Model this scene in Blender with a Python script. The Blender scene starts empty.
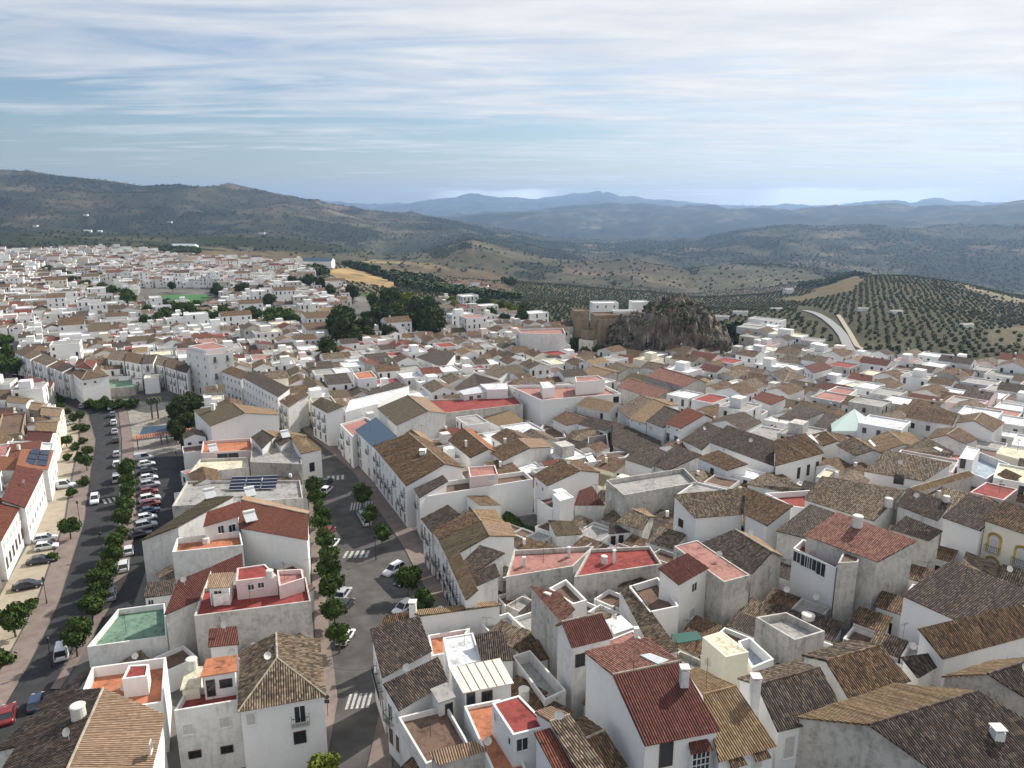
import bpy, math, random
HAZE = 7e-5
import numpy as np
random.seed(7)
RS = np.random.RandomState(5)
S = bpy.context.scene
# ---------------------------------------------------------------- camera
F = 740.0
PITCH = math.atan((384 - 205) / F)
ZC = 65.0
CP, SP = math.cos(PITCH), math.sin(PITCH)
cd = bpy.data.cameras.new('camera')
cam = bpy.data.objects.new('camera', cd)
S.collection.objects.link(cam)
cam.location = (0, 0, ZC)
cam.rotation_euler = (math.pi / 2 - PITCH, 0, 0)
cd.sensor_width = 36
cd.lens = 36 * F / 1024
cd.clip_start = 0.5
cd.clip_end = 60000
S.camera = cam
# ---------------------------------------------------------------- light and exposure
SUN_EL, SUN_AZ = math.radians(37), math.radians(46)      # azimuth: to the right of the viewing direction (+Y)
S.view_settings.view_transform = 'Standard'
S.view_settings.look = 'None'
S.view_settings.gamma = 1
S.view_settings.exposure = 0.25
sl = bpy.data.lights.new('sun', 'SUN')
sl.energy = 5.0
sl.angle = math.radians(0.6)
sl.color = (1.0, 0.94, 0.85)
so = bpy.data.objects.new('sun', sl)
S.collection.objects.link(so)
so.rotation_euler = (math.pi / 2 - SUN_EL, 0, -SUN_AZ + math.pi)
W = bpy.data.worlds.new('World')
S.world = W
W.use_nodes = True
nt = W.node_tree
nt.nodes.clear()


class N:
    """small node-graph helper"""
    def __init__(s, nt): s.nt = nt
    def n(s, t, **k):
        d = s.nt.nodes.new(t)
        ins = k.pop('i', {})
        for a, b in k.items(): setattr(d, a, b)
        for a, b in ins.items():
            if isinstance(b, bpy.types.NodeSocket): s.nt.links.new(b, d.inputs[a])
            else: d.inputs[a].default_value = b
        return d
    def m(s, op, a, b=0.0, c=0.0, clamp=False):
        return s.n('ShaderNodeMath', operation=op, use_clamp=clamp, i={0: a, 1: b, 2: c}).outputs[0]
    def mix(s, f, a, b, mode='MIX'):
        d = s.n('ShaderNodeMix', data_type='RGBA', blend_type=mode)
        for k, v in ((0, f), (6, a), (7, b)):
            if isinstance(v, bpy.types.NodeSocket): s.nt.links.new(v, d.inputs[k])
            elif k and len(v) == 3: d.inputs[k].default_value = (*v, 1)
            else: d.inputs[k].default_value = v
        return d.outputs[2]
    def ramp(s, f, stops, interp='LINEAR'):
        d = s.n('ShaderNodeValToRGB', i={0: f})
        r = d.color_ramp
        r.interpolation = interp
        while len(r.elements) < len(stops): r.elements.new(0.5)
        for e, (p, c) in zip(r.elements, stops):
            e.position = p
            e.color = (c, c, c, 1) if not hasattr(c, '__len__') else (*c[:3], 1)
        return d.outputs[0]
    def noise(s, vec, scale, detail=3, rough=.55, dist=0.0):
        return s.n('ShaderNodeTexNoise', i={'Vector': vec, 'Scale': scale, 'Detail': detail, 'Roughness': rough, 'Distortion': dist}).outputs[0]


g = N(nt)
sky = g.n('ShaderNodeTexSky', sky_type='NISHITA', sun_disc=False, sun_elevation=SUN_EL, sun_rotation=SUN_AZ,
          air_density=1.3, dust_density=1.2, ozone_density=2.0, altitude=600)
tc = g.n('ShaderNodeTexCoord').outputs['Generated']
sx = g.n('ShaderNodeSeparateXYZ', i={0: tc}).outputs
zz = g.m('MAXIMUM', sx[2], 0.0)
den = g.m('ADD', zz, 0.035)
pv = g.n('ShaderNodeCombineXYZ', i={0: g.m('DIVIDE', sx[0], den), 1: g.m('DIVIDE', sx[1], den), 2: 0.0}).outputs[0]
mp = g.n('ShaderNodeMapping', i={'Vector': pv, 'Scale': (0.55, 1.15, 1), 'Rotation': (0, 0, 0.35), 'Location': (3.1, 1.7, 0)}).outputs[0]
n1 = g.noise(mp, 0.55, 6, .52, 1.0)
mp2 = g.n('ShaderNodeMapping', i={'Vector': pv, 'Scale': (0.55, 1.5, 1), 'Rotation': (0, 0, -0.15), 'Location': (1.3, 4.2, 0)}).outputs[0]
n2 = g.noise(mp2, 1.0, 6, .55, 1.6)
cl = g.m('ADD', g.m('MULTIPLY', n1, .62), g.m('MULTIPLY', n2, .5))
cl = g.m('ADD', cl, g.m('MULTIPLY', sx[0], .20))
cov = g.m('SUBTRACT', g.m('MULTIPLY', zz, 1.3), .13)
cov = g.m('MINIMUM', cov, .13)
cm = g.ramp(g.m('ADD', cl, cov), [(.44, 0.0), (.55, .5), (.68, .97)])
# low cumulus bank just above the horizon
lat = g.n('ShaderNodeCombineXYZ', i={0: sx[0], 1: sx[1], 2: g.m('MULTIPLY', sx[2], 6.0)}).outputs[0]
n3 = g.noise(lat, 7.0, 5, .6)
lowm = g.m('MULTIPLY', g.ramp(g.m('ADD', sx[2], g.m('MULTIPLY', n3, -.02)), [(0.0, 1.0), (.0085, 1.0), (.0125, 0.0)]), g.ramp(g.noise(tc, 2.3, 2), [(.42, 0.0), (.5, 1.0)]))
hz = g.ramp(zz, [(0.0, .12), (.06, .05), (.2, 0.0)])
allm = g.m('MAXIMUM', g.m('MAXIMUM', cm, lowm), hz)
n4 = g.noise(mp, 2.2, 5, .6)
ccol = g.mix(g.ramp(g.m('ADD', n4, g.m('MULTIPLY', sx[0], .25)), [(.3, 0.0), (.75, 1.0)]), (.68, .71, .76), (.93, .92, .90))
ccol = g.mix(lowm, ccol, (1.35, 1.35, 1.33))
b1 = g.n('ShaderNodeBackground', i={0: g.mix(1.0, sky.outputs[0], (.86, .97, 1.14), 'MULTIPLY'), 1: 0.078})
b2 = g.n('ShaderNodeBackground', i={0: ccol, 1: 0.88})
mxs = g.n('ShaderNodeMixShader', i={0: allm, 1: b1.outputs[0], 2: b2.outputs[0]})
g.n('ShaderNodeOutputWorld', i={0: mxs.outputs[0]})
S.cycles.use_denoising = True
S.cycles.max_bounces = 5
S.cycles.diffuse_bounces = 3
S.cycles.volume_bounces = 0
S.cycles.transparent_max_bounces = 6

# ---------------------------------------------------------------- geometry of the view, only used to read positions off the photograph
def ray(px, py):
    u = (px - 512) / F; v = (py - 384) / F
    return (u, CP - v * SP, -SP - v * CP)
def proj(x, y, z):
    zz = z - ZC
    d = y * CP - zz * SP
    up = y * SP + zz * CP
    return 512 + F * x / d, 384 - F * up / d, d

# ---------------------------------------------------------------- value noise
_P = RS.rand(256, 256)
def vnoise(x, y):
    x = np.asarray(x, float); y = np.asarray(y, float)
    xi = np.floor(x).astype(int); yi = np.floor(y).astype(int)
    fx = x - xi; fy = y - yi
    fx = fx * fx * (3 - 2 * fx); fy = fy * fy * (3 - 2 * fy)
    a = _P[xi & 255, yi & 255]; b = _P[(xi + 1) & 255, yi & 255]
    c = _P[xi & 255, (yi + 1) & 255]; d = _P[(xi + 1) & 255, (yi + 1) & 255]
    return (a * (1 - fx) + b * fx) * (1 - fy) + (c * (1 - fx) + d * fx) * fy
def fbm(x, y, o=5, r=.5):
    t = 0; a = 1; s = 0
    for k in range(o):
        t = t + a * vnoise(x * 2 ** k + 17.3 * k, y * 2 ** k + 9.1 * k); s += a; a *= r
    return t / s
def ridged(x, y, o=5):
    t = 0; a = 1; s = 0
    for k in range(o):
        t = t + a * (1 - np.abs(2 * vnoise(x * 2 ** k + 31.3 * k, y * 2 ** k + 5.1 * k) - 1)); s += a; a *= .5
    return t / s

# ---------------------------------------------------------------- terrain
GC = np.array([(-22, 87, 4), (-5, 120, 0), (-25, 72, 5.5), (-70, 100, 0), (-60, 60, 4), (-50, 140, -1), (11, 53, 12), (0, 75, 8), (40, 55, 10), (25, 80, 9),
    (60, 88, 15), (80, 80, 18), (35, 95, 8), (60, 150, 6), (90, 130, 10), (20, 150, 2), (0, 200, -1), (100, 250, -2), (-150, 200, -3), (-120, 60, 0), (0, 0, 22), (60, 0, 24),
    (-80, 0, 8), (-200, 400, -6), (0, 400, -5), (200, 400, -8), (0, 800, -14), (-500, 1000, -12), (300, 800, -25), (-700, 500, -8), (500, 400, -12)], float)
def town_g(x, y):
    x = np.asarray(x, float); y = np.asarray(y, float)
    r = np.sqrt(x * x + y * y)
    e = (6 + .10 * r) ** 2
    num = 0; den = 0
    for cx, cy, cz in GC:
        w = 1 / ((x - cx) ** 2 + (y - cy) ** 2 + e) ** 1.5
        num = num + w * cz; den = den + w
    return num / den
# ridge lines: distance, list of (px, py) read off the photograph, converted to azimuth and height
def line(pts):
    az = []; el = []
    for px, py in pts:
        d = ray(px, py)
        az.append(math.atan2(d[0], d[1])); el.append(d[2] / math.hypot(d[0], d[1]))
    return np.array(az), np.array(el)
EDGE = [(-400, 254), (0, 252), (130, 254), (256, 262), (330, 286), (420, 302), (512, 322), (600, 335), (700, 322), (770, 330), (860, 356), (1000, 372), (1400, 392)]
RIDGES = [
    # (distance of valley, py offset of valley below previous line, distance of crest, crest line)
    (0, 0, 950, [(-300, 253), (0, 250), (200, 251), (300, 262), (400, 276), (512, 285), (600, 290), (690, 298), (760, 294), (820, 285), (850, 277), (880, 272), (915, 273), (960, 281), (1000, 292), (1040, 302), (1300, 315)]),
    (1350, 3, 2000, [(-300, 236), (0, 232), (120, 233), (200, 236), (256, 236), (300, 237), (345, 244), (385, 252), (430, 246), (470, 237), (500, 244), (545, 256), (600, 260), (630, 256), (680, 266), (740, 262), (800, 266), (850, 275), (900, 283), (1040, 300), (1300, 300)]),
    (2500, 3, 4200, [(-300, 180), (0, 172), (30, 173), (60, 176), (128, 182), (200, 188), (256, 190), (290, 196), (330, 205), (380, 212), (440, 217), (500, 226), (560, 236), (620, 238), (700, 236), (760, 227), (800, 224), (830, 226), (900, 224), (960, 222), (1024, 221), (1300, 215)]),
    (5200, 3, 8000, [(-300, 215), (256, 214), (380, 213), (450, 214), (512, 210), (560, 206), (630, 204), (700, 204), (768, 206), (830, 205), (900, 206), (930, 204), (970, 202), (1024, 197), (1300, 190)]),
    (10500, 3, 15000, [(-300, 206), (256, 203), (300, 200), (330, 199), (370, 204), (420, 202), (450, 198), (475, 195), (490, 196), (520, 199), (545, 197), (570, 194), (600, 193), (625, 195), (650, 198), (675, 201), (700, 202), (730, 205), (800, 206), (850, 204), (865, 200), (895, 199), (910, 203), (935, 200), (955, 203), (1024, 204), (1300, 206)]),
]
def terrain_z(x, y):
    x = np.asarray(x, float); y = np.asarray(y, float)
    r = np.maximum(np.hypot(x, y), 1.0)
    az = np.arctan2(x, y)
    tg = town_g(x, y)
    ea, ee = line(EDGE)
    el_e = np.interp(az, ea, ee)
    # distance of the town's far edge along this bearing
    re = np.clip((-ZC - 6) / np.minimum(el_e, -.02), 250, 1400)
    zs = [np.zeros_like(r) - 7.0 - (re > 900) * 3]
    rs = [re]
    prev = el_e
    for vd, off, cdist, pts in RIDGES:
        a, e = line(pts)
        ce = np.interp(az, a, e)
        if vd:
            rs.append(np.full_like(r, vd)); zs.append(ZC + vd * (np.minimum(prev, ce) - off / F))
        cd_ = np.maximum(np.full_like(r, cdist), re * 1.25) if cdist < 1300 else np.full_like(r, cdist)
        rs.append(cd_); zs.append(ZC + cd_ * ce)
        prev = np.maximum(ce, -1)
    rs.append(np.full_like(r, 30000.)); zs.append(np.full_like(r, 40.))
    z = tg.copy()
    for k in range(len(rs) - 1):
        t = np.clip((r - rs[k]) / (rs[k + 1] - rs[k]), 0, 1)
        s = t * t * (3 - 2 * t)
        m = r > rs[k]
        z = np.where(m, zs[k] * (1 - s) + zs[k + 1] * s, z)
    # blend near the edge
    w = np.clip((r - re * .8) / (re * .2), 0, 1)
    near = tg * (1 - w) + zs[0] * w
    z = np.where(r < re, near, z)
    k = np.clip((r - re) / (re * .5), 0, 1)
    rr = np.clip(r, 100, 16000)
    nz = (fbm(x / 900 + 5, y / 900 + 5, 5) - .5) * rr * .006 + (ridged(x / 420, y / 420, 4) - .7) * np.minimum(rr, 5000) * .013 + (ridged(x / 2200 + 3, y / 2200, 5) - .7) * np.maximum(rr - 2500, 0) * .010
    far_ = np.clip((r - 1500) / 1500, 0, 1)
    nz = nz + far_ * (ridged(x / 1100 + 7, y / 1100 + 2, 5) - .84) * np.minimum(rr, 9000) * .024 + far_ * (fbm(x / 260, y / 260, 4) - .5) * 14
    return z + nz * k
def gz(x, y): return float(town_g(x, y))
def at(px, py, z):
    d = ray(px, py); s = (z - ZC) / d[2]
    return np.array((d[0] * s, d[1] * s, z))
def at_h(px, py, h):
    z = h
    for _ in range(40):
        p = at(px, py, min(z, ZC - 3)); z = z * .5 + .5 * (gz(p[0], p[1]) + h)
    return at(px, py, min(z, ZC - 3))
def drape(px, py, off=0.0):
    p = at_h(px, py, 0); p[2] = gz(p[0], p[1]) + off
    return p

# ---------------------------------------------------------------- mesh builder
class MB:
    def __init__(s): s.v = []; s.f = []; s.m = []; s.uv = {}
    def quad(s, a, b, c, d, m=0): s.poly((a, b, c, d), m)
    def poly(s, pts, m=0, uv=None):
        k = len(s.v); s.v += [tuple(map(float, p)) for p in pts]
        if uv is not None: s.uv[len(s.f)] = uv
        s.f.append(tuple(range(k, k + len(pts)))); s.m.append(m)
    def box(s, c, ax, ay, az, m=0):
        c, ax, ay, az = map(np.array, (c, ax, ay, az))
        P = [c + i * ax + j * ay + k * az for k in (-1, 1) for j in (-1, 1) for i in (-1, 1)]
        k = len(s.v); s.v += [tuple(map(float, p)) for p in P]
        fl = np.dot(np.cross(ax, ay), az) < 0
        for f in ((0, 2, 3, 1), (4, 5, 7, 6), (0, 1, 5, 4), (2, 6, 7, 3), (0, 4, 6, 2), (1, 3, 7, 5)):
            s.f.append(tuple(k + i for i in (f[::-1] if fl else f))); s.m.append(m)
    def bx(s, x0, x1, y0, y1, z0, z1, m=0):
        s.box(((x0 + x1) / 2, (y0 + y1) / 2, (z0 + z1) / 2), ((x1 - x0) / 2, 0, 0), (0, (y1 - y0) / 2, 0), (0, 0, (z1 - z0) / 2), m)
    def tube(s, a, b, r0, r1, n=8, m=0, cap=True):
        a, b = np.array(a, float), np.array(b, float)
        d = (b - a) / np.linalg.norm(b - a)
        t = np.cross(d, (0, 0, 1) if abs(d[2]) < .9 else (1, 0, 0)); t /= np.linalg.norm(t)
        w = np.cross(d, t)
        k = len(s.v)
        for c, r in ((a, r0), (b, r1)):
            for i in range(n):
                an = 2 * math.pi * i / n
                s.v.append(tuple(c + r * (math.cos(an) * t + math.sin(an) * w)))
        for i in range(n):
            j = (i + 1) % n
            s.f.append((k + i, k + j, k + n + j, k + n + i)); s.m.append(m)
        if cap:
            s.f.append(tuple(k + n + i for i in range(n))); s.m.append(m)
            s.f.append(tuple(k + n - 1 - i for i in range(n))); s.m.append(m)
    def prism(s, poly, z0, z1, m=0):
        """vertical prism over a list of (x, y)"""
        ar = sum(poly[i][0] * poly[(i + 1) % len(poly)][1] - poly[(i + 1) % len(poly)][0] * poly[i][1] for i in range(len(poly)))
        if ar < 0: poly = poly[::-1]
        s.poly([(x, y, z1) for x, y in poly], m)
        for i in range(len(poly)):
            a, b = poly[i], poly[(i + 1) % len(poly)]
            s.quad((a[0], a[1], z0), (b[0], b[1], z0), (b[0], b[1], z1), (a[0], a[1], z1), m)
    def build(s, name, mats, parent=None, smooth=False):
        me = bpy.data.meshes.new(name)
        me.from_pydata(s.v, [], s.f)
        if not isinstance(mats, (list, tuple)): mats = [mats]
        for m in mats: me.materials.append(m)
        if len(mats) > 1: me.polygons.foreach_set('material_index', s.m)
        if s.uv:
            ul = me.uv_layers.new(name='uv')
            arr = np.zeros((len(me.loops), 2))
            st = 0
            for i, f in enumerate(s.f):
                if i in s.uv: arr[st:st + len(f)] = s.uv[i]
                st += len(f)
            ul.data.foreach_set('uv', arr.ravel())
        if smooth: me.polygons.foreach_set('use_smooth', [True] * len(s.f))
        me.update()
        o = bpy.data.objects.new(name, me)
        S.collection.objects.link(o)
        if parent: o.parent = parent
        return o
def tag(o, label=None, cat=None, group=None, kind=None):
    for k, v in (('label', label), ('category', cat), ('group', group), ('kind', kind)):
        if v: o[k] = v
    return o
def empty(name, loc=(0, 0, 0), rz=0, label=None, cat=None, group=None):
    o = bpy.data.objects.new(name, None)
    S.collection.objects.link(o)
    o.location = loc; o.rotation_euler = (0, 0, rz)
    o.empty_display_size = .3
    return tag(o, label, cat, group)
def copy_tree(o, parent=None):
    c = o.copy(); S.collection.objects.link(c); c.parent = parent
    for ch in [q for q in KIDS.get(o.name, [])]: copy_tree(ch, c)
    return c
KIDS = {}
def keep(root, *ch):
    KIDS.setdefault(root.name, []).extend(ch); return root

# ---------------------------------------------------------------- materials
def mat(name):
    m = bpy.data.materials.new(name); m.use_nodes = True
    nt = m.node_tree
    b = nt.nodes['Principled BSDF']
    b.inputs['Specular IOR Level'].default_value = .25
    return m, N(nt), b
def lk(g, a, b): g.nt.links.new(a, b)
def plain(name, col, rough=.7, metal=0, var=.12, spec=.3, scale=3.0):
    m, g, b = mat(name)
    P = g.n('ShaderNodeNewGeometry').outputs['Position']
    n = g.noise(P, scale, 4)
    lo = tuple(c * (1 - var) for c in col); hi = tuple(min(1, c * (1 + var)) for c in col)
    lk(g, g.mix(g.ramp(n, [(.3, 0.), (.7, 1.)]), lo, hi), b.inputs['Base Color'])
    b.inputs['Roughness'].default_value = rough; b.inputs['Metallic'].default_value = metal
    b.inputs['Specular IOR Level'].default_value = spec
    return m
def wallmat(name, col, dirt=(.20, .19, .17), amt=.35, streak=.5, brick=0.0):
    m, g, b = mat(name)
    P = g.n('ShaderNodeNewGeometry').outputs['Position']
    big = g.noise(P, .35, 5, .65)
    mid = g.noise(P, 1.6, 5, .65)
    st = g.n('ShaderNodeMapping', i={'Vector': P, 'Scale': (1.2, 1.2, .22)}).outputs[0]
    sn = g.noise(st, 1.3, 5, .7)
    fine = g.noise(P, 9, 3)
    a = g.ramp(g.m('ADD', g.m('MULTIPLY', big, .5), g.m('MULTIPLY', mid, .5)), [(.47, 0.), (.64, 1.)])
    c = g.ramp(sn, [(.50, 0.), (.66, 1.)])
    f = g.m('ADD', g.m('MULTIPLY', a, amt), g.m('MULTIPLY', c, streak * amt), clamp=True)
    col2 = g.mix(g.m('MULTIPLY', fine, .25), col, tuple(x * .82 for x in col))
    oi = g.n('ShaderNodeObjectInfo').outputs['Random']
    col2 = g.mix(g.m('MULTIPLY', oi, .22), col2, tuple(x * y for x, y in zip(col, (.80, .77, .72))))
    lk(g, g.mix(f, col2, dirt), b.inputs['Base Color'])
    bp = g.n('ShaderNodeBump', i={'Strength': .25, 'Distance': .02, 'Height': mid})
    lk(g, bp.outputs[0], b.inputs['Normal'])
    b.inputs['Roughness'].default_value = .9
    return m
def tilemat(name, cols_, lichen=(.075, .065, .05), amt=.5, flat=False, pu=.25, pv=.38, lo=.46, hi=.70):
    cols = [tuple(x * .80 for x in c) for c in cols_]
    m, g, b = mat(name)
    uv = g.n('ShaderNodeUVMap', uv_map='uv').outputs[0]
    sp_ = g.n('ShaderNodeSeparateXYZ', i={0: uv}).outputs
    cu = g.m('FLOOR', g.m('DIVIDE', sp_[0], pu)); cv = g.m('FLOOR', g.m('DIVIDE', sp_[1], pv))
    P = g.n('ShaderNodeNewGeometry').outputs['Position']
    oi = g.n('ShaderNodeObjectInfo').outputs['Random']
    wn = g.n('ShaderNodeTexWhiteNoise', noise_dimensions='3D', i={0: g.n('ShaderNodeCombineXYZ', i={0: cu, 1: cv, 2: oi}).outputs[0]}).outputs[0]
    k = len(cols)
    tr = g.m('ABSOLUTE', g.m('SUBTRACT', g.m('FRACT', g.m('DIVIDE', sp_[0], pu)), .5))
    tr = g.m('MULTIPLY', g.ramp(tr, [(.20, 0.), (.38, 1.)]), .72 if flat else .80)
    c = g.ramp(wn, [(i / k, col) for i, col in enumerate(cols)], 'CONSTANT')
    nz = g.noise(P, .55, 6, .7)
    n2 = g.noise(P, 4.0, 4, .7)
    mx = g.m('MULTIPLY', g.ramp(g.m('ADD', g.m('MULTIPLY', nz, .65), g.m('MULTIPLY', n2, .35)), [(lo, 0.), (hi, 1.)]), amt)
    c = g.mix(mx, c, lichen)
    c = g.mix(g.m('MULTIPLY', g.ramp(n2, [(.56, 0.), (.68, 1.)]), .42), c, (.30, .26, .20))
    c = g.mix(g.m('MULTIPLY', oi, .35), c, g.mix(1.0, c, (.62, .60, .58), 'MULTIPLY'))
    c = g.mix(tr, c, tuple(x * .38 for x in lichen))      # channel tiles darkened: painted trough shade along with dirt and moss
    lk(g, c, b.inputs['Base Color'])
    fv = g.m('FRACT', g.m('DIVIDE', sp_[1], pv))
    h = g.m('MULTIPLY', fv, -.35)
    if flat:
        fu = g.m('ABSOLUTE', g.m('SINE', g.m('MULTIPLY', sp_[0], math.pi / pu)))
        h = g.m('ADD', h, fu)
    h = g.m('ADD', h, g.m('MULTIPLY', wn, .35))
    bp = g.n('ShaderNodeBump', i={'Strength': .9 if flat else .7, 'Distance': .07 if flat else .05, 'Height': h})
    lk(g, bp.outputs[0], b.inputs['Normal'])
    b.inputs['Roughness'].default_value = .92
    return m
M = {}
for nm, cols, li, amt in (
    ('brown', [(.22, .13, .07), (.30, .18, .10), (.17, .105, .065), (.37, .245, .14), (.25, .16, .095), (.11, .075, .052)], (.065, .054, .042), .62),
    ('dark', [(.135, .095, .075), (.18, .13, .10), (.10, .075, .065), (.24, .18, .14), (.13, .10, .085), (.075, .06, .052)], (.05, .047, .043), .6),
    ('tan', [(.42, .28, .15), (.50, .36, .21), (.34, .22, .12), (.46, .33, .2), (.38, .25, .14)], (.14, .11, .08), .45),
    ('red', [(.27, .085, .055), (.31, .11, .07), (.23, .075, .05), (.29, .10, .065)], (.10, .06, .05), .35),
    ('maroon', [(.20, .07, .055), (.24, .085, .065), (.17, .06, .05)], (.09, .05, .045), .3),
    ('orange', [(.48, .19, .10), (.54, .23, .13), (.42, .16, .085)], (.2, .13, .09), .3),
    ('pinkred', [(.42, .19, .14), (.50, .27, .20), (.34, .14, .10), (.45, .22, .16), (.28, .12, .09)], (.13, .09, .075), .5),
    ('mott', [(.30, .21, .13), (.38, .29, .2), (.18, .13, .10), (.24, .17, .11), (.44, .35, .25), (.12, .09, .07)], (.08, .075, .06), .6),
    ('beige', [(.50, .34, .22), (.58, .41, .28), (.42, .28, .18), (.48, .33, .23)], (.22, .16, .12), .25),
    ('olive', [(.20, .15, .09), (.25, .19, .115), (.16, .125, .08), (.23, .18, .12)], (.085, .075, .05), .55)):
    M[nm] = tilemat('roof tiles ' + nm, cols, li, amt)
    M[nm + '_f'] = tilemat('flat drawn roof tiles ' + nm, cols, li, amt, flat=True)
M['white'] = wallmat('whitewash', (.74, .73, .71), amt=.30, streak=.8)
M['clean'] = wallmat('fresh whitewash', (.80, .80, .79), amt=.07, streak=.8)
M['dirty'] = wallmat('weathered whitewash', (.56, .54, .50), amt=.62, streak=.6)
M['raw'] = wallmat('bare grey render', (.42, .40, .37), dirt=(.12, .11, .10), amt=.6, streak=.8)
M['cream'] = wallmat('cream paint', (.80, .75, .62), amt=.12)
M['pink'] = wallmat('pale pink paint', (.74, .60, .58), amt=.15)
M['tanwall'] = wallmat('brown rendered wall', (.36, .27, .18), amt=.4)
M['stone'] = wallmat('rubble stone', (.34, .26, .18), dirt=(.10, .08, .06), amt=.7)
for nm, col in (('f_red', (.30, .065, .055)), ('f_pink', (.40, .20, .17)), ('f_orange', (.50, .20, .11)), ('f_green', (.17, .27, .20)), ('f_grey', (.36, .35, .33)), ('f_white', (.74, .75, .76)), ('f_brown', (.17, .11, .08)), ('f_cream', (.72, .66, .50)), ('f_blue', (.38, .45, .52))):
    M[nm] = wallmat('terrace floor' + nm[1:].replace('_', ' '), col, dirt=tuple(c * .42 for c in col), amt=.95, streak=.35)
M['metal'] = plain('pale sheet metal', (.55, .57, .58), .45, .3)
M['panelroof'] = plain('cream roof panel', (.72, .66, .58), .6)
M['seam'] = plain('rusty roof seam', (.28, .10, .07), .7)
M['frame'] = plain('white window frame', (.72, .72, .70), .5)
M['dframe'] = plain('brown window frame', (.13, .07, .045), .5)
M['iron'] = plain('dark iron', (.03, .03, .033), .5)
M['shutter'] = plain('pale roller blind', (.52, .51, .49), .6)
M['ochre'] = plain('ochre plaster surround', (.55, .38, .10), .8)
M['glass'], _g, _b = mat('window glass'); _b.inputs['Base Color'].default_value = (.025, .03, .035, 1); _b.inputs['Roughness'].default_value = .12; _b.inputs['Specular IOR Level'].default_value = .6
M['solar'], _g, _b = mat('solar panel'); _b.inputs['Base Color'].default_value = (.02, .03, .06, 1); _b.inputs['Roughness'].default_value = .18
M['blue'] = plain('blue sheet roof', (.04, .075, .115), .5)
M['tank'] = plain('pale fibre cement', (.62, .60, .55), .8)
M['cloth'] = plain('white cloth', (.80, .78, .74), .9)
M['worn'] = plain('worn street asphalt', (.085, .08, .075), .9, var=.3, scale=.35)
M['asphalt'] = plain('asphalt', (.036, .036, .038), .9, var=.25, scale=.5)
M['farroad'] = plain('bleached road', (.24, .24, .24), .9)
M['cobble'] = plain('worn pale paving', (.27, .25, .22), .9, var=.3, scale=.7)
M['paint'] = plain('white road paint', (.40, .40, .38), .8, var=.3)
M['kerb'] = plain('kerb stone', (.40, .38, .35), .9)
def pavemat(name, c1, c2):
    m, g, b = mat(name)
    P = g.n('ShaderNodeNewGeometry').outputs['Position']
    br = g.n('ShaderNodeTexBrick', i={'Vector': P, 'Color1': (*c1, 1), 'Color2': (*c2, 1), 'Mortar': (.2, .18, .16, 1), 'Scale': 2.5, 'Mortar Size': .012})
    n = g.noise(P, .6, 5)
    c = g.mix(g.ramp(n, [(.4, 0.), (.7, .6)]), br.outputs[0], tuple(x * .6 for x in c1))
    lk(g, c, b.inputs['Base Color']); b.inputs['Roughness'].default_value = .9
    return m
M['pinkpave'] = pavemat('pink pavement slabs', (.21, .165, .145), (.25, .195, .17))
M['sandpave'] = pavemat('sandy forecourt paving', (.42, .36, .27), (.36, .31, .24))
def leafmat(name, a, b_):
    m, g, b = mat(name)
    P = g.n('ShaderNodeNewGeometry').outputs['Position']
    w = g.n('ShaderNodeTexWhiteNoise', noise_dimensions='3D', i={0: g.n('ShaderNodeVectorMath', operation='SNAP', i={0: P, 1: (.35, .35, .35)}).outputs[0]}).outputs[0]
    lk(g, g.mix(g.m('ADD', g.m('MULTIPLY', w, .6), g.m('MULTIPLY', g.noise(P, .8), .4)), a, b_), b.inputs['Base Color'])
    b.inputs['Roughness'].default_value = .95
    b.inputs['Specular IOR Level'].default_value = .06
    return m
M['leaf'] = leafmat('orange tree leaves', (.025, .05, .014), (.08, .115, .03))
M['leafd'] = leafmat('dark pine leaves', (.022, .038, .015), (.065, .085, .03))
M['leafy'] = leafmat('yellow green leaves', (.09, .12, .02), (.20, .22, .04))
M['leafo'] = leafmat('olive leaves', (.055, .065, .038), (.125, .135, .085))
M['pitch'] = plain('football turf', (.05, .15, .05), .95)
M['mortar'] = plain('pale ridge mortar', (.34, .30, .24), .95, var=.35, scale=1.5)
M['bark'] = plain('bark', (.12, .09, .065), .95)
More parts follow.
